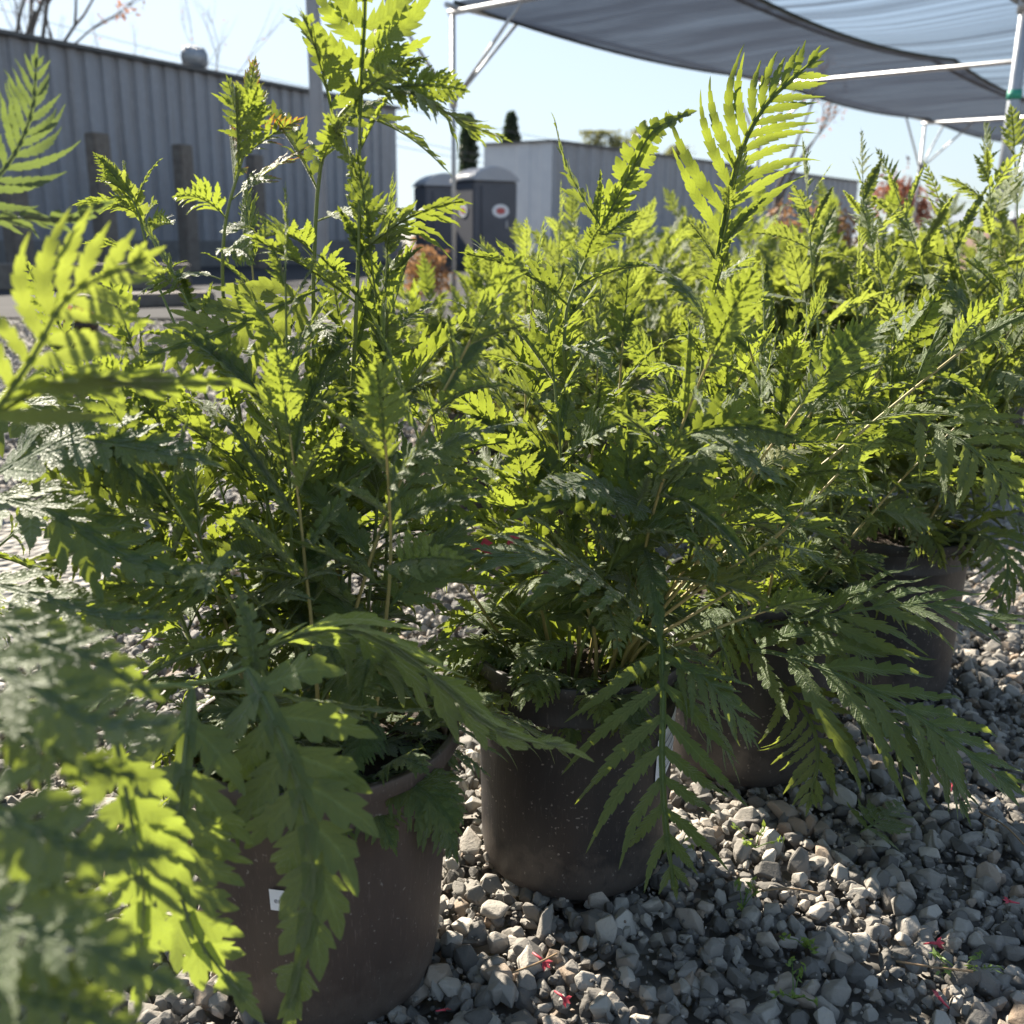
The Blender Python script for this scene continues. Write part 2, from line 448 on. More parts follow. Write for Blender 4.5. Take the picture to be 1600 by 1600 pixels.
# dark base plate and low concrete footing in front of the siding
m = MB()
ang = math.atan2(d_[1], d_[0])
Lw = np.linalg.norm(WB - WA)
cM = WA + d_ * Lw / 2 - back_ * .12
m.box((cM[0], cM[1], .30), (Lw, .14, .60), Matrix.Rotation(ang, 3, 'Z'), .01)
m.build('footing', M_conc, wh)
WL = ['weathered timber post before the grey warehouse, nearest to the left photo edge',
      'weathered timber post before the grey warehouse, tall, second one from the left edge',
      'weathered timber post before the grey warehouse, third from the left edge, dark brown',
      'weathered timber post before the grey warehouse, fourth, half hidden by tall stems']
for i, (x, ytop, w) in enumerate([(18, 280, .36), (151, 208, .36), (284, 226, .34), (397, 242, .34)]):
    Y = [16.6, 19.0, 21.4, 23.6][i]
    top = at(x, ytop, Y)
    o = MB().box((0, 0, top[2] / 2), (w, .26, top[2]), Matrix.Rotation(ang, 3, 'Z'), .02).build('timber_post', M_wood)
    o.location = (top[0], top[1], 0)
    tag(o, WL[i], 'post', 'timber posts in front of the warehouse')
# low timber sleepers lying in the warehouse's shade
for i, (x0, x1, y, Y, hh, lb) in enumerate([(-40, 300, 452, 14.3, .36, 'long dark timber sleeper lying on the yard before the timber posts'),
                                            (120, 330, 478, 11.2, .15, 'low grey timber sleeper lying at the edge of the sunlit gravel')]):
    a, b = at(x0, y, Y), at(x1, y, Y + .9)
    c = (a + b) / 2
    L = np.linalg.norm((b - a)[:2])
    o = MB().box((0, 0, hh / 2), (L, .34, hh), Matrix.Rotation(math.atan2(b[1] - a[1], b[0] - a[0]), 3, 'Z'), .02).build('timber_sleeper', M_wood)
    o.location = (c[0], c[1], 0)
    tag(o, lb, 'timber')
M_endw = simple('pale_siding', (.50, .52, .55), (.44, .46, .50), 2, .6)
SA, SB = np.array([1.44, 41.6]), np.array([22.2, 68.6])
shed('storage_shed', 'distant grey ribbed steel shed with pale end wall, behind the portable toilet', SA, SB, 4.3, 3.5, 1, M_endw, M_wh, .9, [(7.6, .6, .42)], None)
# utility column behind the tallest plant
p0 = at(500, 300, 12.4)
up = thing('steel_column', 'plain grey steel column rising behind the tallest plant', 'column', (p0[0] , p0[1], 0))
MB().box((0, 0, 3), (.14, .14, 6.0), None, .012).build('shaft', M_wh, up)
MB().box((0, 0, .012), (.32, .32, .024), None, .004).build('base_plate', M_galv, up)

M_toilet = simple('grey_plastic', (.085, .09, .11), (.065, .07, .085), 2, .5)
M_toilet_roof = simple('pale_translucent_roof', (.36, .37, .40), (.30, .31, .34), 2, .4)
M_red = simple('red_print', (.50, .10, .09), (.42, .08, .08), 30, .5)
def toilet(label, x, Y, rz, signs=True):
    b = at(x, 300, Y)
    t = thing('portable_toilet', label, 'portable toilet', (b[0], b[1], 0), None, rz)
    m = MB().box((0, 0, 1.06), (1.15, 1.15, 1.9), None, .03)
    for k in range(-4, 5):
        m.box((.58, k * .115, 1.05), (.02, .04, 1.6)).box((k * .115, .58, 1.05), (.04, .02, 1.6))
    m.build('body', M_toilet, t)
    MB().box((0, 0, .055), (1.2, 1.2, .11), None, .02).build('base', M_trim, t)
    # arched roof, ribbed
    n = 10
    m = MB()
    pr = [(-.62 + 1.24 * i / n, 2.02 + .30 * math.sin(math.pi * i / n) ** .7) for i in range(n + 1)]
    V = []
    top = [[m.bm.verts.new((x_, y_, z_)) for x_, z_ in pr] for y_ in (-.64, .64)]
    for i in range(n):
        f = m.bm.faces.new((top[0][i], top[0][i + 1], top[1][i + 1], top[1][i])); f.smooth = True
    m.bm.faces.new(top[0]); m.bm.faces.new(top[1][::-1]); m.bm.faces.new((top[0][0], top[1][0], top[1][n], top[0][n]))
    for k in range(-3, 4):
        m.tube([(x_, k * .17, z_ + .004) for x_, z_ in pr], .022, 6)
    m.build('roof', M_toilet_roof, t)
    dr = MB().box((0, -.592, 1.03), (.74, .03, 1.74), None, .012).build('door', M_toilet, t)
    MB().box((.28, -.617, 1.05), (.05, .03, .18), None, .008).build('handle', M_galv, dr)
    def sign(x_, y_, ax, r1, r2):
        m = MB(); m2 = MB()
        E = []
        for rr, tgt, dd in ((1, m, .012), (.55, m2, .017)):
            ring = []
            for k in range(28):
                a = 2 * math.pi * k / 28
                u, w = r1 * math.cos(a) * rr, r2 * math.sin(a) * (rr if rr == 1 else .5)
                ring.append(u if False else ((x_ + u, y_ - dd, 1.35 + w) if ax == 0 else (x_ - dd, y_ + u, 1.35 + w)))
            tgt.poly(ring)
        s = m.build('sign', M_white, t); m2.build('print', M_red, s)
    if signs:
        sign(.12, -.604, 0, .22, .15)
        sign(-.575, -.05, 1, .22, .15)
    return t
toilet('dark grey portable toilet with pale arched roof and oval signs, beyond the plants', 757, 25, R(28))
toilet('second dark portable toilet, partly hidden behind the first one and the thin post', 688, 28, R(20), False)

# ------------------------------------------------------------------ shade structure
O = np.array([-.642, 10.88]); U = np.array([.664, .748]); Wd = np.array([.748, -.664])
def g2(u, v, z): 
    q = O + U * u + Wd * v
    return (q[0], q[1], z)
def cloth_mat(name, trn, stripe):
    m, nt, p, o = new_mat(name)
    tc = N(nt, 'ShaderNodeTexCoord')
    mp = N(nt, 'ShaderNodeMapping')
    mp.inputs['Rotation'].default_value = (0, 0, -math.atan2(U[1], U[0]))
    nt.links.new(tc.outputs['Object'], mp.inputs[0])
    mp2 = N(nt, 'ShaderNodeMapping'); mp2.inputs['Scale'].default_value = (7.5, .07, .1) if stripe else (2.4, .28, .3)
    nt.links.new(mp.outputs[0], mp2.inputs[0])
    n = noise(nt, 1.0, 7 if stripe else 5, .72, mp2.outputs[0])
    p.inputs['Base Color'].default_value = (.026, .031, .042, 1); p.inputs['Roughness'].default_value = .7
    tl = N(nt, 'ShaderNodeBsdfTranslucent'); tl.inputs[0].default_value = (.036, .048, .074, 1)
    mx0 = N(nt, 'ShaderNodeMixShader'); mx0.inputs[0].default_value = .45
    nt.links.new(p.outputs[0], mx0.inputs[1]); nt.links.new(tl.outputs[0], mx0.inputs[2])
    tp = N(nt, 'ShaderNodeBsdfTransparent'); tp.inputs[0].default_value = (.92, .96, 1, 1)
    mx = N(nt, 'ShaderNodeMixShader')
    f = ramp(nt, n, [(.40, (trn[0],) * 3), (.66 if not stripe else .58, (trn[1],) * 3)])
    nt.links.new(f, mx.inputs[0]); nt.links.new(mx0.outputs[0], mx.inputs[1]); nt.links.new(tp.outputs[0], mx.inputs[2])
    nt.links.new(mx.outputs[0], o.inputs['Surface'])
    return m
M_cloth = cloth_mat('black_shade_cloth', (.015, .13), False)
M_sheer = cloth_mat('sheer_shade_cloth', (.20, .72), True)
ss = thing('shade_structure', 'galvanised pipe shade structure roofed with sagging black shade cloth', 'shade structure')
BU, HT = 6.3, 3.0
def panel(u0, u1, v0, v1, sag, mat, nu=16, nv=10, z=HT + .04, edge=0):
    V = []
    for i in range(nu + 1):
        for j in range(nv + 1):
            a, b = i / nu, j / nv
            s = sag * 4 * a * (1 - a) * (.75 + .25 * math.sin(math.pi * b)) + .03 * math.sin(7 * b + u0) * math.sin(math.pi * a)
            e = edge * 4 * a * (1 - a) * ((b) ** 2)
            V.append(g2(u0 + (u1 - u0) * a, v0 + (v1 - v0) * b - e, z - s))
    ix = np.arange((nu + 1) * (nv + 1)).reshape(nu + 1, nv + 1)
    Fq = np.stack([ix[:-1, :-1], ix[1:, :-1], ix[1:, 1:], ix[:-1, 1:]], -1).reshape(-1, 4)
    pn = link_mesh('shade_cloth', np_mesh('shade_cloth', V, Fq), mat, ss)
    hem = MB()
    for b in (0, nv):
        hem.tube([Vector(V[i * (nv + 1) + b]) for i in range(nu + 1)], .018, 6)
    hem.build('hem', M_hem, pn)
M_hem = simple('dark_green_hem', (.03, .04, .028), (.02, .025, .02), 20, .8)
for b in range(4):
    panel(b * BU, (b + 1) * BU, .02, 2.66, .16, M_cloth, edge=.06)
    panel(b * BU, (b + 1) * BU, 2.40, 5.42, .16, M_sheer, z=HT + .055)
    panel(b * BU, (b + 1) * BU, 5.48, 10.8, .12, M_sheer, z=HT + .05)
for vi, v in enumerate((0, 5.36, 10.9)):
    for ui in range(5):
        if vi == 2 and ui == 0: continue
        u = ui * BU
        r = .024 if vi == 0 else .042
        MB().tube([g2(u, v, -.02), g2(u, v, HT)], r, 14).build('post', M_galv, ss)
        jz = 2.12 if vi == 0 else 2.35
        m = MB()
        for du, dv in ((1, 0), (-1, 0), (0, 1), (0, -1)):
            if vi == 0 and dv < 0: continue
            m = MB().tube([g2(u, v, jz), g2(u + du * .95, v + dv * .95, HT - .02)], r * .72, 10)
            m.build('brace', M_galv, ss)
        c = MB().lathe([(r + .001, -.05), (r + .014, -.05), (r + .014, .05), (r + .001, .05)], 14).build('collar', M_galv, ss)
        c.location = g2(u, v, jz)
    MB().tube([g2(-.1, v, HT + .002), g2(4 * BU, v, HT + .002)], .026, 10).build('eave_pipe', M_galv, ss)
for ui in range(5):
    MB().tube([g2(ui * BU, -.05, HT - .052), g2(ui * BU, 10.9, HT - .052)], .03, 10).build('cross_pipe', M_galv, ss)
M_tie = simple('green_tape', (.03, .30, .20), (.02, .22, .15), 30, .5)
tz = None
r_ = ray(1560, 148); q = O + Wd * 5.36; tz = CAMH + r_[2] * q[1] / r_[1]
c = MB().lathe([(.0435, -.03), (.0475, -.03), (.0475, .03), (.0435, .03)], 14).build('tape', M_tie, ss)
c.location = g2(0, 5.36, tz)

# ------------------------------------------------------------------ power lines (far), trees, hill, mound
M_wire = simple('black_wire', (.10, .10, .11), (.08, .08, .09), 5, .6)
for i, (a, b) in enumerate([((-200, -40), (1700, 330)), ((-200, 10), (1700, 375)), ((150, 120), (1700, 350))]):
    p, q = at(a[0], a[1], 60), at(b[0], b[1], 95)
    pp = [p + (q - p) * t + np.array([0, 0, -2.2 * 4 * t * (1 - t)]) for t in np.linspace(0, 1, 24)]
    o = MB().tube(pp, .018, 5).build('power_line', M_wire)
    tag(o, ['thin overhead power line, the highest of three across the sky', 'thin overhead power line, the middle of three across the sky', 'thin overhead power line, the lowest of three, sagging over the far shed'][i], 'power line', 'overhead power lines')

M_bark = simple('grey_bark', (.13, .11, .095), (.075, .065, .055), 8, .9, 0, .4)
def small_leaf_mat(name, c1, c2, tr):
    m, nt, p, o = new_mat(name)
    t = attr(nt, 'tint')
    nt.links.new(ramp(nt, t, [(0, c1), (1, c2)]), p.inputs['Base Color']); p.inputs['Roughness'].default_value = .6
    tl = N(nt, 'ShaderNodeBsdfTranslucent'); tl.inputs[0].default_value = (*tr, 1)
    mx = N(nt, 'ShaderNodeMixShader'); mx.inputs[0].default_value = .35
    nt.links.new(p.outputs[0], mx.inputs[1]); nt.links.new(tl.outputs[0], mx.inputs[2]); nt.links.new(mx.outputs[0], o.inputs['Surface'])
    return m
M_orange = small_leaf_mat('russet_leaves', (.20, .08, .035), (.30, .13, .05), (.45, .18, .06))
M_cyp = small_leaf_mat('cypress_green', (.025, .04, .022), (.04, .06, .03), (.05, .08, .03))
M_tree = small_leaf_mat('tree_olive', (.08, .10, .04), (.13, .14, .06), (.25, .25, .08))
M_straw = small_leaf_mat('straw_orange', (.22, .11, .05), (.30, .18, .08), (.30, .16, .07))
M_red_bush = small_leaf_mat('red_brown_leaves', (.14, .06, .045), (.22, .10, .06), (.28, .10, .06))
def leaf_cloud(C, s, up=0):
    """small rhombic leaves, one per centre"""
    n = len(C)
    d = rng.normal(size=(n, 3)); d[:, 2] += up; d /= np.linalg.norm(d, axis=1)[:, None]
    e = np.cross(d, rng.normal(size=(n, 3))); e /= np.linalg.norm(e, axis=1)[:, None]
    s = s * rng.uniform(.6, 1.3, (n, 1))
    V = np.stack([C - d * s, C + e * s * .4, C + d * s, C - e * s * .4], 1).reshape(-1, 3)
    return np_mesh('leaves', V, np.arange(4 * n).reshape(n, 4), False, {'tint': np.repeat(rng.random(n), 4)})
def branch_tree(base, H, spread, depth, r0, seed, lean=(0, 0)):
    r = random.Random(seed); mb = MB(); tips = []
    def grow(p, d, L, rad, k):
        n = 5; P = [Vector(p)]; dd = Vector(d)
        for i in range(n):
            dd = (dd + Vector((r.gauss(0, .09), r.gauss(0, .09), .05))).normalized()
            P.append(P[-1] + dd * L / n)
        mb.tube(P, [rad * (1 - .45 * i / n) for i in range(n + 1)], 6 if k > 1 else 4, False)
        if k == 0 or k == 1: tips.extend([np.array(q) for q in P[2:]])
        if k > 0:
            for j in range(r.choice((2, 3, 3))):
                a = r.uniform(0, 6.28); t = r.choice((3, 4, 5, 5))
                side = Vector((math.cos(a), math.sin(a), 0))
                grow(P[t], (dd + side * spread * r.uniform(.6, 1.2)).normalized(), L * r.uniform(.58, .8), rad * .52, k - 1)
    grow((0, 0, 0), Vector((lean[0], lean[1], 1)).normalized(), H * .42, r0, depth)
    return mb, np.array(tips)
BT = [(5, 27, 9.5, 3, 'bare tree with a few russet leaves behind warehouse roof, at photo edge'), (45, 27.5, 9.0, 5, 'bare forking tree with russet leaves beside the leftmost one behind the warehouse'),
      (118, 30, 8.8, 11, 'bare many-branched tree spreading above the warehouse roof, right of the russet ones'), (232, 36, 8.5, 8, 'slim bare leaning tree, rightmost of the bare ones behind the warehouse')]
for (x, Y, H, s, lb) in BT:
    b = at(x, 60, Y)
    t = thing('bare_tree', lb, 'tree', (b[0], b[1], 0), 'bare trees behind the warehouse')
    mb, tips = branch_tree(None, H, .55, 4, .13 if x < 200 else .09, s, (.05, 0))
    mb.build('trunk', M_bark, t)
    if x < 100:
        sel = tips[rng.random(len(tips)) < .5]
        sel = np.repeat(sel, 3, 0) + rng.normal(size=(len(sel) * 3, 3)) * .12
        link_mesh('crown', leaf_cloud(sel, .09), M_orange, t)
    else:
        sel = tips[rng.random(len(tips)) < .25] 
        link_mesh('crown', leaf_cloud(sel + rng.normal(size=sel.shape) * .08, .06), M_orange, t)
for (x, yt, Y, lb) in [(732, 178, 92, 'tall dark cypress beside the thin post of shade structure'), (799, 176, 92, 'tall dark cypress rising over the left end of far shed')]:
    p = at(x, yt, Y)
    t = thing('cypress_tree', lb, 'tree', (p[0], p[1], 0), 'pair of cypresses')
    MB().tube([(0, 0, 0), (0, 0, p[2] * .9)], [.25, .05], 8).build('trunk', M_bark, t)
    n = 5200
    z = rng.uniform(.05, 1, n); r = .82 * np.minimum(1, (1 - z) * 5 + .12) ** .6 * np.sqrt(rng.random(n)) * (1 + .10 * np.sin(z * 61 + 3 * np.sin(z * 17)))
    a = rng.uniform(0, 6.28, n)
    link_mesh('crown', leaf_cloud(np.stack([r * np.cos(a), r * np.sin(a), z * p[2]], 1), .25, 1.2), M_cyp, t)
for (x, yt, Y, w, lb) in [(943, 205, 90, 1.4, 'small olive tree peeking over far shed roof, left of its vent'), (1000, 203, 92, 1.6, 'small olive tree peeking over far shed roof, right of its vent'), (1052, 228, 95, 1.5, 'low olive tree at far shed roof, rightmost of the three')]:
    p = at(x, yt, Y)
    t = thing('olive_tree', lb, 'tree', (p[0], p[1], 0), 'trees over the far shed roof')
    MB().tube([(0, 0, 0), (.1, 0, p[2] * .8)], [.22, .06], 8).build('trunk', M_bark, t)
    n = 2600
    cl = rng.normal(size=(14, 3)) * [w * .45, w * .45, 1.1]
    C = cl[rng.integers(0, 14, n)] + rng.normal(size=(n, 3)) * .35
    C[:, 2] += p[2] - 1.6
    C[:, 2] = np.minimum(C[:, 2], p[2])
    link_mesh('crown', leaf_cloud(C, .16), M_tree, t)
# brown-leaved tree behind the pinnate frond, and red-brown shrubs at right
def leafy(name, label, x, ybase, Y, H, seed, mat, dens, ls, r0=.06, spread=.5, lean=(0, 0)):
    p = at(x, ybase, Y)
    t = thing(name, label, 'tree' if 'tree' in name else 'shrub', (p[0], p[1], 0))
    mb, tips = branch_tree(None, H, spread, 4, r0, seed, lean)
    mb.build('trunk', M_bark, t)
    sel = np.repeat(tips, dens, 0)
    link_mesh('crown', leaf_cloud(sel + rng.normal(size=sel.shape) * ls * 1.8, ls), mat, t)
leafy('young_tree', 'slim bare young tree with few rust leaves behind the tallest right frond', 1213, 300, 22, 3.9, 21, M_orange, 1, .05, .10, .22)
leafy('russet_shrub', 'red-brown shrub left of the far shade post', 1372, 330, 27, 2.3, 4, M_red_bush, 2, .09, .05, .45)
leafy('russet_shrub', 'red-brown shrub half hidden behind the far shade post', 1425, 330, 27.5, 2.1, 9, M_red_bush, 2, .10, .05, .5)
leafy('orange_shrub', 'orange autumn shrub left of the portable toilet, low behind plants', 666, 400, 9.0, .62, 14, M_straw, 2, .035, .015, .4)
leafy('plume_shrub', 'shrub of upright orange flower plumes at the foot of the far shed', 1262, 330, 7.5, .95, 17, M_straw, 2, .03, .013, .3)
leafy('plume_shrub', 'shrub of upright straw-red plumes, right of the orange plumes', 1305, 330, 7.7, .9, 23, M_straw, 2, .03, .013, .3)
M_moundm = simple('reddish_soil', (.20, .13, .105), (.13, .085, .07), 2.5, .95, 0, .5, .05)
n = 40
V = []; 
for i in range(n + 1):
    for j in range(n + 1):
        a, b = i / n * 2 - 1, j / n * 2 - 1
        rr = math.hypot(a, b)
        V.append((a * 3.6, b * 3.0, max(0, 1 - rr) ** .7 * 1.75 + .05 * math.sin(a * 17 + b * 5) * math.cos(b * 19) * (rr < .95) - .03))
ix = np.arange((n + 1) ** 2).reshape(n + 1, n + 1)
o = link_mesh('soil_mound', np_mesh('soil_mound', V, np.stack([ix[:-1, :-1], ix[1:, :-1], ix[1:, 1:], ix[:-1, 1:]], -1).reshape(-1, 4)), M_moundm)
p = at(1760, 380, 15); o.location = (p[0], p[1], 0)
tag(o, 'heap of reddish brown soil at the right, beyond the plants', 'soil heap')
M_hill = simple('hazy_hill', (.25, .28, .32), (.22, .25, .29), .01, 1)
V = []
for i in range(61):
    x = 150 + i * 14
    h = 42 * math.exp(-((i - 34) / 15) ** 2) + 6 * math.sin(i * .7) + 8
    V += [(x, 700 - i * 2, -2), (x, 740 - i * 2, max(0, h)), (x, 900, max(0, h) * .8), (x, 1000, -2)]
Fq = [(4 * i + k, 4 * i + 4 + k, 4 * i + 5 + k, 4 * i + 1 + k) for i in range(60) for k in range(3)]
tag(link_mesh('hills', np_mesh('hills', V, Fq), M_hill), kind='structure')

# ------------------------------------------------------------------ leaves
def leaf_template(seed, pairs, teeth, fine, Lmax=.36, wmax=.042, depth=.42, petiole=.10, ang0=66, ang1=36, wing=.022):
    """feather leaf in flat coordinates: u along the midrib (0..1), v across, w out of plane"""
    r = random.Random(seed)
    V, Fq, vein, pu = [], [], [], []
    def sect(rows, us=None):
        """rows: list of (left, centre, right) points -> two quads per step"""
        b = len(V)
        for k_, (l, c, q) in enumerate(rows):
            V.extend((l, c, q)); vein.extend((0, 1, 0)); pu.extend([us[k_] if us else 0.0] * 3)
        for i in range(len(rows) - 1):
            o = b + 3 * i
            Fq.append((o, o + 1, o + 4, o + 3)); Fq.append((o + 1, o + 2, o + 5, o + 4))
    def pinna(u0, side, L, ang, wm, nt):
        c2 = r.uniform(.05, .28); curl = r.uniform(-.5, .25); twist = r.uniform(-.35, .35)
        ca, sa = math.cos(ang), math.sin(ang)
        ts = []
        for j in range(nt):
            t0 = .06 + .90 * j / nt; dt = .90 / nt
            ts += [(t0, 1 - depth), (t0 + dt * .40, .88), (t0 + dt * .93, 1.0)] if fine else [(t0, 1 - depth), (t0 + dt * .85, 1.0)]
        rows = []
        w0 = .6 * wm
        ts = [(0.0, .75)] + ts + [(1.0, 0.04)]
        for t, k in ts:
            env = (.72 + .38 * math.sin(math.pi * min(1, t * 1.25))) * (1 - t ** 3.2) + .02
            h = wm * env * k * r.uniform(.9, 1.1)
            cu, cv = L * (t * ca + c2 * t * t), L * t * sa * (1 - .12 * c2 * t)
            tu, tv = ca + 2 * c2 * t, sa
            q = math.hypot(tu, tv); tu /= q; tv /= q
            adv = .6 * h
            w = curl * L * t * t * .8
            tw = math.sin(twist * t)
            lx, ly = cu - tv * h + tu * adv, cv + tu * h + tv * adv
            rx, ry = cu + tv * h + tu * adv, cv - tu * h + tv * adv
            f = .22 * h
            rows.append(((u0 + lx, side * ly, w + f + tw * h), (u0 + cu, side * cv, w), (u0 + rx, side * ry, w + f - tw * h)))
        sect(rows, [(t - .06) / .9 * nt + .5 for t, _ in ts])
    for i in range(pairs):
        s = (i + .3) / pairs
        u0 = petiole + (1 - petiole) * (s ** .92) * .97
        shape = (.50 + .5 * math.sin(math.pi * min(1, s * 1.5 + .12))) if s < .3 else 1.0
        shape *= (1 - s) ** .72 * 1.12 + .05
        for side in (1, -1):
            L = Lmax * shape * r.uniform(.86, 1.1)
            a = R(ang0 + (ang1 - ang0) * s + r.uniform(-7, 7))
            nt = max(2, round(teeth * (L / Lmax) ** .7))
            pinna(u0 + r.uniform(-.012, .012), side, L, a, wmax * (.45 + .55 * (L / Lmax) ** .8), nt)
    # terminal lobe
    for sgn in (1,):
        L = .12
        pinna(.93, 1, L, R(4), wmax * .5, 2)
    # winged midrib
    rows = []
    for k in range(13):
        u = k / 12 * .985
        h = .008 if u < petiole * .8 else (wing if u < .85 else wing * .5)
        rows.append(((u, h, .004), (u, 0, 0), (u, -h, .004)))
    sect(rows)
    # raised rib below the blade
    b = len(V)
    for k in range(13):
        u = k / 12 * .985; h = .0085 * (1 - .65 * u)
        for (vv, ww) in ((h, .001), (0, -h * 1.3), (-h, .001), (0, h * .5)):
            V.append((u, vv, ww)); vein.append(1); pu.append(0.0)
    for k in range(12):
        for j in range(4):
            o = b + 4 * k
            Fq.append((o + j, o + (j + 1) % 4, o + 4 + (j + 1) % 4, o + 4 + j))
    return np.array(V), np.array(Fq), np.array(vein, float), np.array(pu, float)
T_hero = [leaf_template(i, 9, 8, True, .46, .036, .42, .06, 56, 30, .013) for i in range(4)]
T_front = [leaf_template(40 + i, 8, 4, True, .27, .054, .44, .08, 54, 28, .024) for i in range(3)]
T_frond = [leaf_template(60 + i, 7, 8, True, .44, .066, .45, .10, 58, 38, .012) for i in range(3)]
T_slim = [leaf_template(70 + i, 12, 8, True, .41, .025, .32, .05, 54, 28, .011) for i in range(2)]
T_near = [leaf_template(80 + i, 7 + i % 4, 4 + i % 3, True, .34 + .02 * (i % 6), .046 + .004 * (i % 5), .40 + .03 * (i % 4), .12, 60 - 3 * (i % 3), 30 + 3 * (i % 3), .014 + .004 * (i % 4)) for i in range(12)]
T_up = [leaf_template(100 + i, 8 + i % 3, 3, True, .17 + .02 * (i % 4), .056 + .004 * (i % 3), .34, .06, 56, 34, .036 + .005 * (i % 3)) for i in range(7)]
T_far = [leaf_template(120 + i, 7 + i % 2, 4, False, .36 + .02 * (i % 4), .060, .44, .12, 58, 32, .022) for i in range(8)]
T_slender = leaf_template(150, 8, 10, True, .47, .029, .36, .03, 60, 30, .012)

def catmull(P, n):
    P = np.asarray(P, float)
    Q = np.vstack([2 * P[0] - P[1], P, 2 * P[-1] - P[-2]])
    t = np.linspace(0, len(P) - 1 - 1e-9, n); i = t.astype(int); f = (t - i)[:, None]
    a, b, c, d = Q[i], Q[i + 1], Q[i + 2], Q[i + 3]
    return .5 * ((2 * b) + (c - a) * f + (2 * a - 5 * b + 4 * c - d) * f ** 2 + (3 * b - a - 3 * c + d) * f ** 3)
class Foliage:
    def __init__(s): s.V, s.F, s.ve, s.ti, s.dr, s.pu, s.n = [], [], [], [], [], [], 0
    def add(s, T, C, hint, droop=.5, tint=None, dry=0., twist=0., wscale=1., fold=0.):
        """bend template T along the curve C (n,3); blade normal starts near hint"""
        TV, TF, ve, pu = T
        C = np.asarray(C); n = len(C)
        tg = np.gradient(C, axis=0); tg /= np.linalg.norm(tg, axis=1)[:, None]
        L = np.linalg.norm(np.diff(C, axis=0), axis=1).sum()
        nm = np.asarray(hint, float)[None] - (tg @ np.asarray(hint, float))[:, None] * tg
        nm /= np.linalg.norm(nm, axis=1)[:, None] + 1e-9
        bn = np.cross(nm, tg)
        if twist:
            a = np.linspace(0, twist, n)[:, None]
            nm, bn = nm * np.cos(a) + bn * np.sin(a), bn * np.cos(a) - nm * np.sin(a)
        u = TV[:, 0] * (n - 1)
        i = np.clip(u.astype(int), 0, n - 2); f = (u - i)[:, None]
        P = C[i] * (1 - f) + C[i + 1] * f; Nn = nm[i] * (1 - f) + nm[i + 1] * f; B = bn[i] * (1 - f) + bn[i + 1] * f
        v = TV[:, 1] * wscale
        rip = .010 * np.sin(TV[:, 0] * 37 + v * 23 + rng.uniform(0, 6)) 
        w = TV[:, 2] * wscale - droop * v * v + rip * np.minimum(1, np.abs(v) * 8)
        if fold:
            v, w = v * math.cos(fold) - 0 * w, w + np.abs(v) * math.sin(fold)
        X = P + B * (v * L)[:, None] + Nn * (w * L)[:, None]
        s.V.append(X); s.F.append(TF + s.n); s.ve.append(ve); s.pu.append(pu); s.n += len(X)
        s.ti.append(np.full(len(X), rng.random() if tint is None else min(tint, .9)))
        d = dry * (.15 + .85 * np.clip(TV[:, 0] * .7 + np.abs(TV[:, 1]) * 1.2, 0, 1)) * (1 - .5 * ve) if dry else np.zeros(len(X))
        s.dr.append(d)
    def build(s, name, mat, parent, origin):
        if not s.V: return None
        V = np.concatenate(s.V) - np.asarray(origin)
        return link_mesh(name, np_mesh(name, V, np.concatenate(s.F), True, {'vein': np.concatenate(s.ve), 'tint': np.concatenate(s.ti), 'dry': np.concatenate(s.dr), 'pu': np.concatenate(s.pu)}), mat, parent)
def arc(p, d, L, grav, n=10):
    d = np.asarray(d, float); d = d / np.linalg.norm(d); P = [np.asarray(p, float)]
    for i in range(n - 1):
        d = d + np.array([0, 0, -grav / n]); d = d / np.linalg.norm(d)
        P.append(P[-1] + d * L / (n - 1))
    return np.array(P)
def stem_tube(C, r0, r1, origin):
    n, k = len(C), 6
    tg = np.gradient(C, axis=0); tg /= np.linalg.norm(tg, axis=1)[:, None]
    ref = np.array([1., .3, .1]); x = np.cross(tg, ref); x /= np.linalg.norm(x, axis=1)[:, None]; y = np.cross(tg, x)
    a = np.arange(k) * 2 * math.pi / k
    r = np.linspace(r0, r1, n)
    V = C[:, None] + r[:, None, None] * (x[:, None] * np.cos(a)[None, :, None] + y[:, None] * np.sin(a)[None, :, None])
    ix = np.arange(n * k).reshape(n, k)
    Fq = np.stack([ix[:-1], np.roll(ix, -1, 1)[:-1], np.roll(ix, -1, 1)[1:], ix[1:]], -1).reshape(-1, 4)
    return np_mesh('stem', V.reshape(-1, 3) - np.asarray(origin), Fq)
def unit(v):
    v = np.asarray(v, float); return v / np.linalg.norm(v)
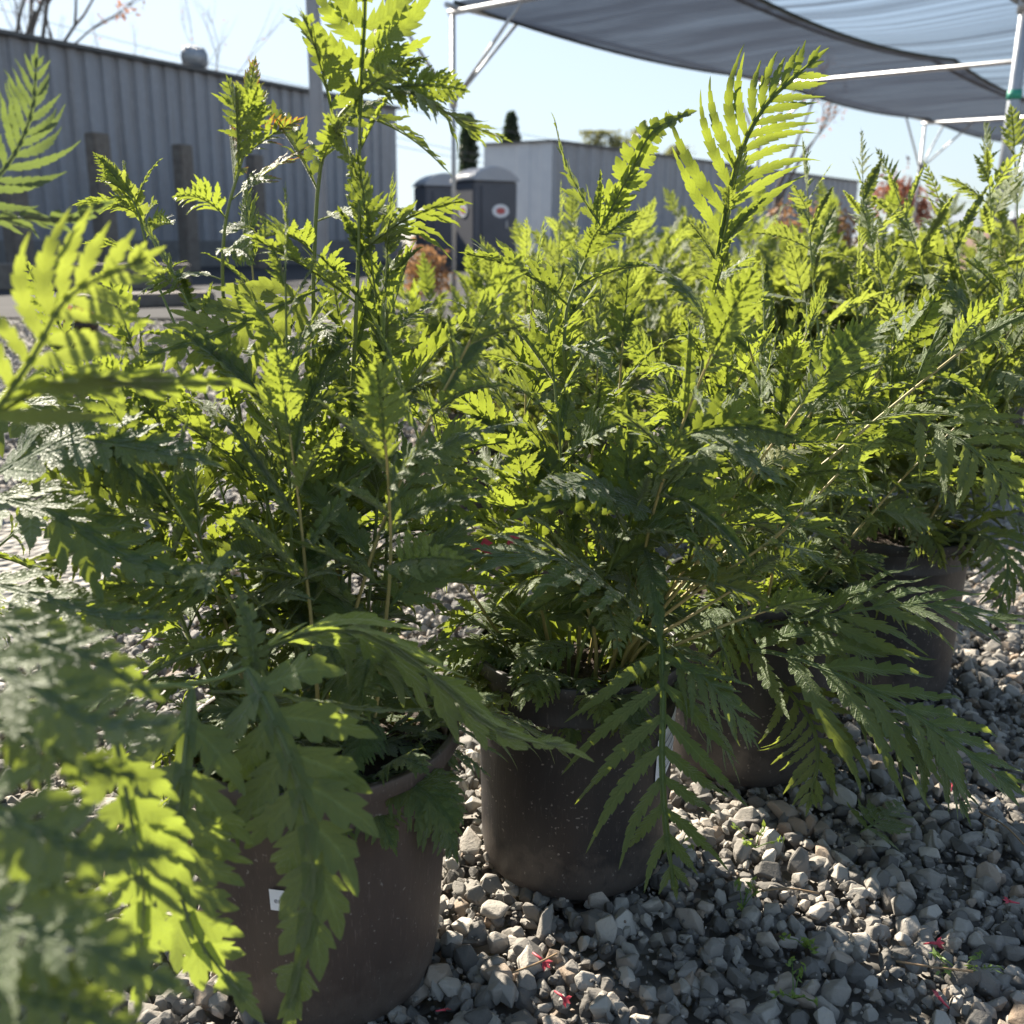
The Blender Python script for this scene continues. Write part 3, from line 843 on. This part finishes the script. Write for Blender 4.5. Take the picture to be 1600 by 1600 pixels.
def leafy_stem(parent, org, C, near, nleaf, ll, start=.22, r0=.0026, mat=None, tipfrond=True, dry=0., smat=None, up_small=True, wscale=1.):
    C = np.asarray(C); n = len(C)
    tg = np.gradient(C, axis=0); tg /= np.linalg.norm(tg, axis=1)[:, None]
    st = link_mesh('stem', stem_tube(C, r0, r0 * .45, org), smat or M_stem, parent)
    fo = Foliage()
    phi = rng.uniform(0, 6.28)
    for k in range(nleaf):
        s = start + (1 - start) * (k / max(1, nleaf - 1)) ** .92 * .985
        i = min(n - 2, int(s * (n - 1))); f = s * (n - 1) - i
        p = C[i] * (1 - f) + C[i + 1] * f; t = tg[i]
        phi += 2.4 + rng.uniform(-.35, .35)
        ref = unit(np.cross(t, [.2, 1., .1])); r2 = np.cross(t, ref)
        out = ref * math.cos(phi) + r2 * math.sin(phi)
        rel = (s - start) / (1 - start)
        el = R(25 + 38 * rel + rng.uniform(-14, 14))
        d = out * math.cos(el) + t * math.sin(el)
        L = ll * (.72 + .5 * math.sin(math.pi * min(1, rel * .9 + .12))) * (1 - .35 * rel ** 3) * rng.uniform(.8, 1.15)
        Tl = (T_near if near else T_far)
        if near and rng.random() < (.25 + .3 * rel): Tl = T_up
        T = Tl[rng.integers(len(Tl))]
        hint = unit(t - (t @ d) * d + rng.normal(size=3) * .22)
        fo.add(T, arc(p, d, L, rng.uniform(.3, 1.5) * (1 - .55 * rel)), hint, rng.uniform(.1, .9), None, dry * rng.uniform(.4, 1.2) if dry and rng.random() < .7 else (rng.uniform(.5, .9) if rng.random() < .06 else 0), rng.uniform(-.8, .8), wscale * rng.uniform(.75, 1.2), rng.uniform(-.25, .95))
    if tipfrond:
        T = (T_near if near else T_far)[rng.integers(5)]
        fo.add(T, arc(C[-1], tg[-1], ll * .75, .3), unit(rng.normal(size=3)), .3, None, dry)
    fo.build('foliage', mat or M_leaf, st, (0, 0, 0) if st.parent is None else org)
    return st

# ------------------------------------------------------------------ pots and plants
POT_PH = []
def make_pot(t, mat, rt=.142, rb=.128, h=.32):
    r = lambda z: rb + (rt - .006 - rb) * (z / h) ** .9
    prof = [(0.001, .004), (rb - .014, .002), (rb - .003, .012), (rb, .03)]
    prof += [(r(z), z) for z in np.linspace(.05, h * .80, 6)]
    prof += [(r(h * .82) + .0022, h * .82), (r(h * .835) + .0022, h * .835), (r(h * .85), h * .85), (r(h * .9), h * .9), (r(h * .93), h * .93)]
    prof += [(rt - .009, h - .004), (rt - .012, h - .01), (rt - .016, h * .80)]
    ph = rng.uniform(0, 6)
    POT_PH.append(ph)
    pot = MB().lathe(prof, 72, wob=lambda a, z: .006 * math.sin(2 * a + ph) * (z / h)).build('pot', mat, t)
    wob = lambda a, z: .006 * math.sin(2 * a + ph)
    MB().lathe([(rt - .008, h - .019), (rt + .0008, h - .019), (rt + .002, h - .0185), (rt + .0022, h - .018), (rt + .002, h - .0015), (rt + .0015, h - .0003), (rt - .0005, h), (rt - .0045, h), (rt - .0055, h - .0005), (rt - .006, h - .004)], 72, wob=wob).build('rim', mat, pot)
    # mounded soil
    m = MB()
    n = 48; rings = []
    for i in range(9):
        rr = (rt - .0105) * i / 8
        rings.append([m.bm.verts.new((rr * math.cos(2 * math.pi * k / n) if i else 0.0004 * math.cos(k), rr * math.sin(2 * math.pi * k / n) if i else 0.0004 * math.sin(k), h - .032 + .007 * math.cos(rr * 12) + random.uniform(-.003, .003))) for k in range(n)])
    for a, b in zip(rings, rings[1:]):
        for k in range(n): f = m.bm.faces.new((a[k], a[(k + 1) % n], b[(k + 1) % n], b[k])); f.smooth = True
    m.build('soil', M_soil, t)
    pot['wobble'] = ph
    return pot
def plant(label, x, y, nst, H, near, mat=None, lean=(0, 0), pmat=None, nleaf=13, ll=.12, basal=12, spread=.5, rt=.142, rb=.128, yaw0=0, avoid=None, fill=1., skirt=0, bare=None, start=.18):
    t = thing('potted_plant', label, 'potted plant', (x, y, 0), 'fern-leaved plants in black nursery pots')
    pot = make_pot(t, pmat or M_pot, rt, rb)
    org = np.array([x, y, 0.])
    for k in range(nst):
        a = rng.uniform(0, 6.28); q = math.sqrt((k + .5) / nst)
        rr = .085 * q
        p = np.array([x + rr * math.cos(a), y + rr * math.sin(a), .288])
        L = H * (1 - .35 * q * rng.random()) * rng.uniform(.72, 1.05)
        d = unit([math.cos(a) * spread * q + lean[0] + rng.normal() * .07, math.sin(a) * spread * q + lean[1] + rng.normal() * .07, 1])
        C = [p]; dd = d.copy()
        n = 18
        wv = rng.normal(size=3) * .05
        for i in range(n - 1):
            dd = unit(dd + np.array([wv[0], wv[1], .025 - .06 * q * rng.random()]) / 3 + rng.normal(size=3) * .018)
            C.append(C[-1] + dd * L / (n - 1))
        leafy_stem(t, org, np.array(C), near, max(6, int(17 * L / .55 * fill)), ll * rng.uniform(.85, 1.15), start, .0026, mat, True, smat=M_stem_old if rng.random() < .3 else M_stem)
    for k in range(basal):
        a = yaw0 + 6.28 * k / basal + rng.uniform(-.25, .25)
        if avoid and avoid[0] < (a % 6.2832) < avoid[1]: continue
        if bare and bare[0] < (a % 6.2832) < bare[1]: continue
        p = np.array([x + .06 * math.cos(a), y + .06 * math.sin(a), .292])
        el = rng.uniform(.35, 1.0)
        fo = Foliage()
        Tl = T_hero if near else T_far
        fo.add(Tl[rng.integers(len(Tl))], arc(p, [math.cos(a), math.sin(a), el], rng.uniform(.17, .27), rng.uniform(1.4, 2.6)), (math.cos(a) * -.3, math.sin(a) * -.3, 1), rng.uniform(.2, .8), None, 0, rng.uniform(-.4, .4), .8)
        fo.build('leaf', mat or M_leaf, t, org)
    for k in range(skirt):
        a = rng.uniform(0, 6.28)
        q = rng.uniform(.03, .11); p = np.array([x + q * math.cos(a), y + q * math.sin(a), .288])
        fo = Foliage()
        T = (T_near if near else T_far)[rng.integers(5)]
        fo.add(T, arc(p, [math.cos(a), math.sin(a), rng.uniform(.2, 1.2) if k % 2 else rng.uniform(1.2, 4)], rng.uniform(.08, .15), rng.uniform(1.0, 2.6)), (math.cos(a) * -.3, math.sin(a) * -.3, 1), rng.uniform(.2, .8), None, .5 if rng.random() < .1 else 0, rng.uniform(-.6, .6))
        fo.build('leaf', mat or M_leaf, t, org)
    return t, org, pot
def hero_stem(t, org, P, nleaf, ll, near=True, **kw):
    C = catmull([at(*q) for q in P], 22)
    return leafy_stem(t, org, C, near, nleaf, ll, **kw)
def hero_leaf(t, org, P, T, hint, droop=.3, tint=None, mat=None, wscale=1., twist=0., dry=0., stalk=None):
    C = catmull([at(*q) for q in P], 16)
    fo = Foliage()
    fo.add(T, C, unit(hint), droop, tint, dry, twist, wscale)
    o = fo.build('leaf', mat or M_leaf, t, org)
    if stalk is not None:
        S = catmull([at(*q) for q in stalk], 10)
        link_mesh('stalk', stem_tube(S, .0024, .0018, org), M_stem, o)
    return o
TOCAM = np.array([0, -1, .35])
SUNF = np.array([.3, -.95, -.1])

# front row
t1, o1, pot1 = plant('fern-leaved plant with the tallest stem, in dusty flare-browned pot at the front', -.21, 1.02, 19, .56, True, pmat=M_pot_flare, spread=.34, lean=(-.02, .10), basal=8, yaw0=.2, ll=.115, skirt=48, avoid=(3.6, 6.0), rt=.152, rb=.124)
t2, o2, pot2 = plant('fern-leaved plant in black pot with white tag, big leaf drooping over its front', .092, 1.255, 15, .52, True, spread=.6, lean=(.03, .10), basal=8, yaw0=.4, ll=.115, start=.24, bare=(.0, 2.9), skirt=95, avoid=(4.0, 5.8))
t3, o3, pot3 = plant('fern-leaved plant in shaded pot, directly right of the tagged pot', .395, 1.54, 13, .52, True, spread=.6, lean=(.06, .12), basal=14, ll=.12, start=.24, bare=(1.2, 3.6), skirt=50)
t4, o4, pot4 = plant('fern-leaved plant in black pot at the right edge, its pot side bare', .735, 1.85, 24, .60, True, spread=.75, lean=(.05, .16), basal=12, mat=M_leaf2, ll=.13, skirt=16, avoid=(3.8, 6.28))
# left and further back
t5, o5, _ = plant('low spreading fern-leaved plant at the left, behind the flare-browned pot', -.90, 1.32, 12, .34, True, spread=.9, basal=13, ll=.13)
t7, o7, _ = plant('fern-leaved plant behind the tagged pot, bright yellow-green top', .08, 2.45, 18, .60, True, spread=.65, basal=4, mat=M_leaf2, ll=.13)
t8, o8, _ = plant('fern-leaved plant in the second row, behind the shaded pot', .20, 3.02, 18, .64, False, spread=.65, basal=4, mat=M_leaf2, ll=.13)
BACK = [(-.12, 3.15, 'fern-leaved plant in the back row, below the portable toilet'), (.30, 3.6, 'fern-leaved plant in the back row, below the left end of far shed'),
        (.80, 3.75, 'fern-leaved plant in the back row, behind the tallest right frond'), (1.30, 3.75, 'fern-leaved plant in the back row, under the orange plumes'),
        (1.72, 3.65, 'pale fern-leaved plant in the back row, left of the soil heap'), (2.15, 3.85, 'pale fern-leaved plant farthest right in the back row, cut by the photo edge'),
        (.75, 4.2, 'fern-leaved plant farthest back, before the long side of far shed'), (1.75, 4.45, 'fern-leaved plant farthest back, below the russet shrubs')]
for k, (bx, by, bl) in enumerate(BACK):
    plant(bl, bx, by, 18, (.48, .60)[k] if k < 2 else .70, False, spread=.7, basal=2, mat=M_leaf2 if k % 3 else M_leaf, ll=.145)
tL, oL, _ = plant('large-leaved plant nearest the camera at the left, pot out of the picture', -.72, .66, 3, .16, True, spread=.6, basal=2, lean=(-.4, .1), yaw0=1.2, avoid=(3.6, 6.28))

# tall stems of the flare-browned pot's plant
hero_stem(t1, o1, [(520, 1040, 1.13), (545, 700, 1.11), (560, 400, 1.09), (562, 180, 1.08)], 9, .11, start=.30, r0=.0034, tipfrond=False)
hero_leaf(t1, o1, [(562, 190, 1.08), (566, 90, 1.075), (570, 0, 1.07), (568, -220, 1.08)], T_frond[0], TOCAM, .25, .9, wscale=.92, dry=.2)
hero_stem(t1, o1, [(478, 1000, 1.15), (490, 640, 1.14), (490, 430, 1.12), (505, 240, 1.10), (560, 150, 1.08), (620, 135, 1.06)], 15, .105, start=.32, r0=.003)
hero_leaf(t1, o1, [(610, 140, 1.06), (660, 150, 1.04), (720, 190, 1.02), (790, 217, 1.02)], T_near[2], (.2, .2, 1), .6, .1)
hero_stem(t1, o1, [(420, 960, 1.13), (375, 650, 1.12), (350, 480, 1.11), (352, 350, 1.10), (378, 250, 1.10), (385, 195, 1.10)], 13, .085, start=.40, r0=.0028, dry=1.1)
hero_stem(t1, o1, [(440, 960, 1.16), (330, 640, 1.2), (245, 440, 1.22), (215, 330, 1.22), (190, 290, 1.22)], 10, .06, start=.5, r0=.0022)
hero_leaf(t1, o1, [(225, 350, 1.22), (205, 310, 1.22), (180, 275, 1.22), (157, 245, 1.22)], T_up[1], TOCAM, .2, 1.0, mat=M_leaf2, wscale=1.3)
hero_leaf(t1, o1, [(500, 452, 1.12), (430, 480, 1.08), (340, 522, 1.04), (222, 558, 1.0)], T_near[1], (.1, -.9, .5), .15, 1.0, mat=M_leaf2, wscale=1.0)
hero_leaf(t1, o1, [(690, 680, 1.10), (698, 740, 1.06), (703, 790, 1.04), (700, 850, 1.03)], T_hero[1], TOCAM, .2, .15, wscale=1.35)
# tagged pot's tall stems
hero_stem(t2, o2, [(905, 1030, 1.25), (893, 720, 1.22), (882, 520, 1.20), (905, 430, 1.20), (945, 345, 1.19)], 11, .10, start=.30, r0=.003)
hero_leaf(t2, o2, [(940, 355, 1.19), (990, 260, 1.18), (1020, 205, 1.17), (1078, 176, 1.16)], T_up[0], (.4, -1, .2), .3, .6, wscale=1.1, twist=.6)
hero_leaf(t2, o2, [(938, 352, 1.19), (905, 300, 1.18), (880, 245, 1.18), (866, 185, 1.17)], T_front[0], (.9, -.6, .1), .5, .0, wscale=.9, twist=-.5)
hero_stem(t2, o2, [(960, 1030, 1.27), (1072, 690, 1.28), (1108, 500, 1.28), (1140, 330, 1.27)], 13, .10, start=.28, r0=.003)
hero_leaf(t2, o2, [(1120, 400, 1.28), (1150, 260, 1.27), (1195, 165, 1.26), (1283, 85, 1.25)], T_slim[0], TOCAM, .15, .6, wscale=1.1)
hero_stem(t2, o2, [(985, 1010, 1.25), (1190, 810, 1.27), (1400, 630, 1.30), (1590, 480, 1.32)], 12, .10, start=.45, r0=.003, smat=M_stem_old)
hero_stem(t2, o2, [(990, 1005, 1.22), (1100, 905, 1.18), (1200, 850, 1.15), (1310, 740, 1.13)], 5, .09, start=.62, r0=.003, smat=M_stem_old)
hero_stem(t2, o2, [(985, 1005, 1.24), (1090, 880, 1.26), (1170, 760, 1.28), (1260, 520, 1.3)], 10, .09, start=.5, r0=.0028, smat=M_stem_old)
hero_leaf(t2, o2, [(1033, 1000, 1.08), (1036, 1090, 1.03), (1034, 1190, 1.00), (1040, 1290, .985), (1054, 1392, .98)], T_slender, TOCAM, .15, .45, wscale=1.02, stalk=[(960, 1020, 1.2), (990, 985, 1.16), (1020, 985, 1.1), (1033, 1002, 1.08)])
hero_leaf(t2, o2, [(1040, 1000, 1.10), (1080, 1040, 1.06), (1130, 1090, 1.03), (1180, 1160, 1.02)], T_hero[3], (.3, -.7, .8), .6, .3, wscale=.8)
hero_leaf(t2, o2, [(1000, 960, 1.1), (930, 900, 1.02), (850, 870, .98), (715, 870, .95)], T_hero[1], (0, -.35, 1), .3, .1, wscale=.8)
hero_leaf(t2, o2, [(1010, 800, 1.1), (1080, 715, 1.04), (1140, 695, 1.0), (1212, 752, .98)], T_front[1], (0, -.3, 1), .3, .3, wscale=1.1)
hero_leaf(t2, o2, [(985, 830, 1.1), (980, 750, 1.07), (985, 690, 1.06), (982, 628, 1.05)], T_front[2], TOCAM, .3, .1, wscale=.9)
hero_leaf(t2, o2, [(985, 850, 1.1), (940, 760, 1.04), (890, 760, 1.0), (840, 765, .98)], T_front[1], (0, -.5, 1), .3, .1, wscale=1.)
for P in ([(968, 1082, 1.17), (985, 1010, 1.13), (1080, 930, 1.09), (1180, 862, 1.07), (1255, 800, 1.06)], [(975, 1082, 1.16), (1000, 1015, 1.12), (1100, 950, 1.09), (1195, 890, 1.08)],
          [(962, 1082, 1.18), (985, 1000, 1.14), (1025, 900, 1.11), (1090, 815, 1.09)], [(950, 1082, 1.18), (962, 1000, 1.16), (950, 900, 1.13), (932, 825, 1.11)],
          [(930, 1082, 1.18), (930, 1000, 1.16), (905, 915, 1.13), (872, 850, 1.11)], [(972, 1080, 1.17), (1000, 1000, 1.14), (1075, 900, 1.12), (1150, 770, 1.12)], [(978, 1084, 1.15), (1015, 1030, 1.12), (1110, 985, 1.09), (1210, 950, 1.08)]):
    hero_stem(t2, o2, P, 4, .085, start=.66, r0=.0029, smat=M_stem_old)
# shaded pot's low leaves at right
hero_leaf(t3, o3, [(1130, 1010, 1.38), (1250, 1030, 1.30), (1400, 1100, 1.22), (1490, 1160, 1.18), (1590, 1235, 1.15)], T_hero[0], (0, -.75, 1), .2, .35, wscale=.70)
hero_leaf(t3, o3, [(1150, 985, 1.42), (1280, 965, 1.36), (1430, 945, 1.32), (1590, 975, 1.28)], T_hero[2], (0, -.6, 1), .3, .4, wscale=.58)
hero_leaf(t3, o3, [(1215, 1060, 1.38), (1262, 1120, 1.32), (1278, 1180, 1.30), (1262, 1262, 1.29)], T_hero[3], TOCAM, .2, .7, wscale=1.1, mat=M_leaf2)
hero_leaf(t3, o3, [(1300, 1060, 1.36), (1390, 1120, 1.28), (1470, 1190, 1.22), (1510, 1275, 1.2)], T_hero[1], (.2, -.6, .8), .4, .2, wscale=.7)
hero_leaf(t4, o4, [(1420, 650, 1.45), (1490, 680, 1.38), (1550, 730, 1.34), (1592, 790, 1.32)], T_hero[1], TOCAM, .2, .5, wscale=1.2, mat=M_leaf2)
hero_leaf(t4, o4, [(1490, 830, 1.75), (1545, 840, 1.65), (1575, 880, 1.6), (1560, 960, 1.58)], T_hero[2], TOCAM, .3, .3, wscale=.9)
hero_stem(t4, o4, [(1480, 800, 2.1), (1530, 560, 2.1), (1548, 380, 2.1), (1545, 265, 2.1)], 12, .12, start=.3, mat=M_leaf2)
for P, nl, m_ in [([(1380, 820, 1.9), (1370, 600, 1.95), (1350, 430, 2.0), (1348, 285, 2.0)], 13, M_leaf2), ([(1440, 800, 1.9), (1460, 600, 1.95), (1440, 420, 2.0), (1400, 300, 2.05)], 13, M_leaf2),
                  ([(1470, 800, 1.8), (1530, 600, 1.8), (1580, 480, 1.8), (1610, 380, 1.8)], 12, M_leaf), ([(1420, 820, 1.9), (1490, 640, 2.0), (1500, 430, 2.05), (1470, 320, 2.1)], 13, M_leaf2),
                  ([(1300, 820, 1.7), (1290, 640, 1.75), (1270, 430, 1.8), (1262, 310, 1.8)], 13, M_leaf2), ([(1500, 780, 2.2), (1570, 560, 2.2), (1590, 400, 2.2), (1585, 240, 2.2)], 13, M_leaf2)]:
    hero_stem(t4, o4, P, nl, .125, start=.25, mat=m_)
# big drooping leaves in front of the flare-browned pot
hero_leaf(tL, oL, [(385, 1045, .76), (425, 1120, .72), (470, 1240, .70), (490, 1390, .685), (450, 1588, .68)], T_front[0], TOCAM, .2, .65, wscale=1.15, mat=M_soft, stalk=[(60, 1060, .62), (200, 1075, .68), (320, 1065, .74), (385, 1045, .76)])
hero_leaf(tL, oL, [(300, 1075, .72), (287, 1200, .68), (275, 1330, .66), (300, 1450, .65), (388, 1570, .65)], T_front[1], TOCAM, .25, .55, wscale=1.1, mat=M_soft, stalk=[(30, 1100, .6), (150, 1090, .66), (250, 1070, .71), (300, 1075, .72)])
hero_leaf(tL, oL, [(330, 1070, .76), (430, 1005, .80), (560, 985, .82), (680, 1060, .83), (780, 1145, .83), (895, 1168, .84)], T_front[2], (-.2, .3, 1), .8, .6, wscale=.75, mat=M_soft, twist=.7)
hero_leaf(tL, oL, [(330, 1080, .76), (430, 1085, .78), (560, 1108, .8), (665, 1110, .82)], T_front[1], (0, .25, 1), .3, .7, wscale=.7, mat=M_soft)
hero_leaf(tL, oL, [(400, 1060, .77), (395, 1010, .77), (385, 960, .78), (370, 915, .79)], T_up[0], TOCAM, .3, .2, wscale=1.3, mat=M_soft)
for P, w, tt, tw in [([(-60, 1010, .50), (60, 1080, .47), (160, 1130, .46), (270, 1130, .46)], 1.15, .5, .3), ([(-80, 1230, .44), (40, 1290, .42), (140, 1330, .41), (250, 1335, .41)], 1.2, .4, -.3),
                     ([(-60, 1400, .40), (40, 1450, .38), (150, 1480, .37), (280, 1545, .37)], 1.1, .9, .2), ([(-80, 1530, .38), (40, 1560, .36), (130, 1580, .36), (230, 1640, .36)], 1.2, .5, .1),
                     ([(180, 1150, .58), (205, 1280, .56), (225, 1400, .55), (215, 1560, .55)], 1.0, .5, .2), ([(-60, 1110, .52), (40, 1150, .50), (120, 1190, .49), (215, 1215, .49)], 1.1, .6, -.2), ([(-60, 1310, .46), (30, 1350, .45), (110, 1400, .44), (190, 1460, .44)], 1.1, .7, .3), ([(-40, 960, .60), (60, 1000, .58), (150, 1030, .57), (240, 1090, .57)], 1.0, .4, .2)]:
    hero_leaf(tL, oL, P, T_front[rng.integers(3)], (.1, -.6, .8), .3, tt, wscale=w, mat=M_soft, twist=tw)
# blurred fronds along the left edge
hero_leaf(tL, oL, [(-40, 690, .60), (50, 560, .62), (110, 460, .64), (235, 400, .66)], T_hero[0], SUNF, .3, 1.0, wscale=1.15, mat=M_leaf2)
hero_leaf(tL, oL, [(-60, 680, .62), (80, 600, .64), (200, 600, .66), (370, 598, .68)], T_up[2], (0, .1, 1), .3, .6, wscale=1.2, twist=.6)
hero_leaf(t5, o5, [(-60, 330, .80), (10, 260, .82), (48, 180, .83), (57, 85, .84)], T_slim[1], (.9, -.5, .45), .3, .2, wscale=1.05, mat=M_grey)
hero_leaf(t5, o5, [(-60, 350, .80), (30, 340, .8), (100, 345, .8), (165, 318, .8)], T_up[3], (0, .1, 1), .3, .5, wscale=.9, twist=.8, mat=M_grey)
hero_leaf(t5, o5, [(-40, 760, .9), (100, 690, .88), (210, 695, .87), (325, 722, .86)], T_front[0], (0, -.6, 1), .3, .1, wscale=1.)
hero_leaf(t5, o5, [(-40, 770, .9), (80, 800, .86), (190, 865, .84), (305, 905, .83)], T_front[1], (0, -.5, 1), .3, .35, wscale=1.05)
hero_leaf(t5, o5, [(-60, 900, .85), (60, 930, .82), (160, 960, .8), (260, 965, .8)], T_front[2], (0, -.4, 1), .4, .4, wscale=.9)
hero_leaf(t5, o5, [(-60, 610, 1.0), (60, 640, .98), (170, 700, .96), (250, 780, .95)], T_near[3], (0, -.4, 1), .4, .2, wscale=.9)

# tags on the pots
def curved_label(pot, mat, ang, w, z0, z1, r0, r1, name='label', skew=0, off=.0014):
    n = 8; V = []
    root = pot if 'wobble' in pot.keys() else pot.parent
    k = lambda a, z: 1 + .006 * math.sin(2 * a + root['wobble']) * z / .32
    for i in range(n + 1):
        a = ang + (i / n - .5) * w
        q0, q1 = r0 * k(a, z0) + off, r1 * k(a, z1) + off
        V += [(q0 * math.cos(a), q0 * math.sin(a), z0 + skew * (i / n - .5)), (q1 * math.cos(a), q1 * math.sin(a), z1 + skew * (i / n - .5))]
    return link_mesh(name, np_mesh(name, V, [(2 * i, 2 * i + 2, 2 * i + 3, 2 * i + 1) for i in range(n)]), mat, pot)
rz_ = lambda z, rt=.142, rb=.128: rb + (rt - .006 - rb) * (z / .32) ** .9
def rows(lab, ang, w, zs, pot_r, skew):
    for z in zs:
        curved_label(lab, M_ink, ang, w, z - .0016, z + .0016, pot_r(z), pot_r(z), 'print', skew, .0036)
lb = curved_label(pot2, M_white, R(-30), R(26), .165, .24, rz_(.165), rz_(.24), 'label', .03)
rows(lb, R(-30), R(18), (.182, .196, .210, .224), rz_, .02)
lb = curved_label(pot4, M_white, R(-5), R(16), .215, .265, rz_(.215), rz_(.265), 'label')
rz1 = lambda z: rz_(z, .152, .124)
wl = curved_label(pot1, M_white, R(-100), R(7), .178, .204, rz1(.178), rz1(.204), 'label', 0, .0022)
fc = bpy.data.curves.new('lettering', 'FONT'); fc.body = 'er'; fc.size = .009; fc.extrude = .0002; fc.align_x = 'CENTER'
tmp = bpy.data.objects.new('lettering', fc); col.objects.link(tmp)
bpy.context.view_layer.update()
lme = bpy.data.meshes.new_from_object(tmp.evaluated_get(bpy.context.evaluated_depsgraph_get()))
bpy.data.objects.remove(tmp); lme.materials.clear()
fo_ = link_mesh('lettering', lme, M_ink, wl)
a = R(-100); fo_.location = ((rz1(.19) + .0032) * math.cos(a), (rz1(.19) + .0032) * math.sin(a), .188)
fo_.rotation_euler = (R(83), 0, a + R(90))

# ------------------------------------------------------------------ small things on the gravel
M_petal = simple('red_petal', (.55, .05, .08), (.30, .03, .04), 40, .5)
def petal(x, y, lb):
    p = at_z(x, y, .022)
    m = MB()
    a0 = rng.uniform(0, 6.28)
    m.tube([(-.012, 0, 0), (0, .001, .002), (.008, 0, .003)], [.0012, .002, .0028], 7)
    for k in range(3):
        a = -.7 + .7 * k
        ps = [(.007, 0, .003), (.007 + .008 * math.cos(a) - .003 * math.sin(a), .008 * math.sin(a) + .003 * math.cos(a), .005), (.007 + .014 * math.cos(a), .014 * math.sin(a), .003 + .002 * k),
              (.007 + .008 * math.cos(a) + .003 * math.sin(a), .008 * math.sin(a) - .003 * math.cos(a), .0045)]
        m.poly(ps)
    o = m.build('fallen_petal', M_petal)
    o.location = p; o.rotation_euler = (rng.uniform(-.9, .9), rng.uniform(-.6, .6), a0); o.scale = [rng.uniform(.55, .85)] * 3
    tag(o, lb, 'petal', 'red petals dropped on the gravel')
for x, y, lb in [(1455, 1475, 'crumpled red petal on the sunlit gravel patch at lower right'), (1583, 1410, 'small red petal on shaded gravel by the right photo edge'), (1472, 1566, 'small red petal at the bottom edge, lower right'),
                 (1462, 1212, 'red petal on bright gravel below the drooping right leaves'), (1488, 1232, 'paler red petal just right of another, below drooping right leaves'), (690, 1580, 'red petal at the foot of the flare-browned pot'), (842, 1498, 'red petal on sunlit gravel in front of the tagged pot'),
                 (876, 1556, 'dark red petal at the bottom, between the two front pots')]:
    petal(x, y, lb)
for i, (x, y, Y) in enumerate([(745, 858, 1.05), (790, 853, 1.05)]):
    p = at(x, y, Y)
    m = MB()
    for k in range(3):
        a = -.6 + .6 * k
        m.poly([(0, 0, 0), (.008, .004 + .004 * k, .004), (.018, .006 * (k - 1), .002 * k), (.008, -.004 + .003 * k, .001)])
    m.tube([(-.012, 0, 0), (0, 0, .001)], [.001, .002], 6)
    o = m.build('fallen_petal', M_petal); o.location = p; o.rotation_euler = (R(60), 0, i * .5)
    tag(o, ['red petal caught on leaves in the middle of the plants', 'darker red petal caught on leaves just right of another'][i], 'petal', 'red petals caught in leaves')
fo = Foliage()
C = np.array([at_z(1345, 1300, .035), at_z(1365, 1288, .04), at_z(1385, 1272, .042), at_z(1408, 1255, .038)])
fo.add(T_near[4], catmull(C, 10), (0, -.2, 1), .3, .9, .0, 0, 1.3)
o = fo.build('fallen_leaf', M_leaf2, None, C[0]); o.location = C[0]
tag(o, 'pale toothed leaf lying on shaded gravel below the right plants', 'leaf')
M_twig = simple('dry_twig', (.30, .20, .11), (.20, .13, .07), 30, .8)
for i, (P, lb) in enumerate([([(1530, 1268), (1570, 1290), (1605, 1325)], 'thin tan twig on bright gravel at the right edge'), ([(1190, 1392), (1230, 1388), (1280, 1396)], 'thin dry twig on the sunlit gravel patch in the middle'),
                             ([(800, 1520), (840, 1505), (870, 1490)], 'short dry twig on gravel in front of the tagged pot'), ([(160, 1400), (168, 1330), (185, 1290)], 'dry twig leaning among gravel behind blurred leaves at left'),
                             ([(1400, 1502), (1450, 1510), (1520, 1518)], 'dark thin twig crossing the gravel at lower right')]):
    pp = [at_z(x, y, .03 + .004 * (k % 2)) for k, (x, y) in enumerate(P)]
    o = MB().tube([q - pp[0] for q in catmull(pp, 8)], .0013, 6).build('twig', M_twig); o.location = pp[0]
    tag(o, lb, 'twig', 'dry twigs on the gravel')
# tiny weeds sprouting from the gravel
M_weed = small_leaf_mat('weed_green', (.10, .17, .04), (.16, .24, .06), (.35, .45, .06))
for i, (x, y, lb) in enumerate([(1180, 1325, 'bright weed sprig sprouting in the sunlit gravel patch'), (1258, 1480, 'feathery dark weed in the shade of the gravel'), (1240, 1560, 'small pale weed near the bottom edge of the gravel'), (1500, 1520, 'tiny weed tuft at lower right gravel'), (1160, 1420, 'tiny green sprout beside the sunlit gravel patch'), (1060, 1335, 'green sprig next to the foot of the tagged pot')]):
    p = at_z(x, y, .012)
    t = thing('weed', lb, 'weed', p, 'weeds sprouting from the gravel')
    m = MB(); tips = []
    for k in range(5):
        a = rng.uniform(0, 6.28); L = rng.uniform(.02, .045)
        P = [(0, 0, 0), (L * .4 * math.cos(a), L * .4 * math.sin(a), .012), (L * math.cos(a), L * math.sin(a), .016 + rng.uniform(0, .012))]
        m.tube(P, [.0008, .0007, .0004], 5)
        for f in np.linspace(.3, 1, 7): tips.append(np.array(P[1]) * (1 - f) + np.array(P[2]) * f)
    m.build('stem', M_weed, t)
    tips = np.array(tips); link_mesh('leaves', leaf_cloud(tips + rng.normal(size=tips.shape) * .002, .0055), M_weed, t)
# small black pot of dried grass standing on the yard at the left
p = at_z(130, 552, 0)
t = thing('small_pot', 'small black pot of dried grass standing alone on the yard at left', 'pot', p)
MB().lathe([(.001, .003), (.10, .002), (.12, .20), (.13, .20), (.13, .22), (.118, .22), (.115, .18), (.001, .18)], 32).build('pot', M_pot, t)
C = rng.normal(size=(260, 3)) * [.05, .05, .03] + [0, 0, .25]
link_mesh('dried_grass', leaf_cloud(C, .04, 2.), M_straw, t)
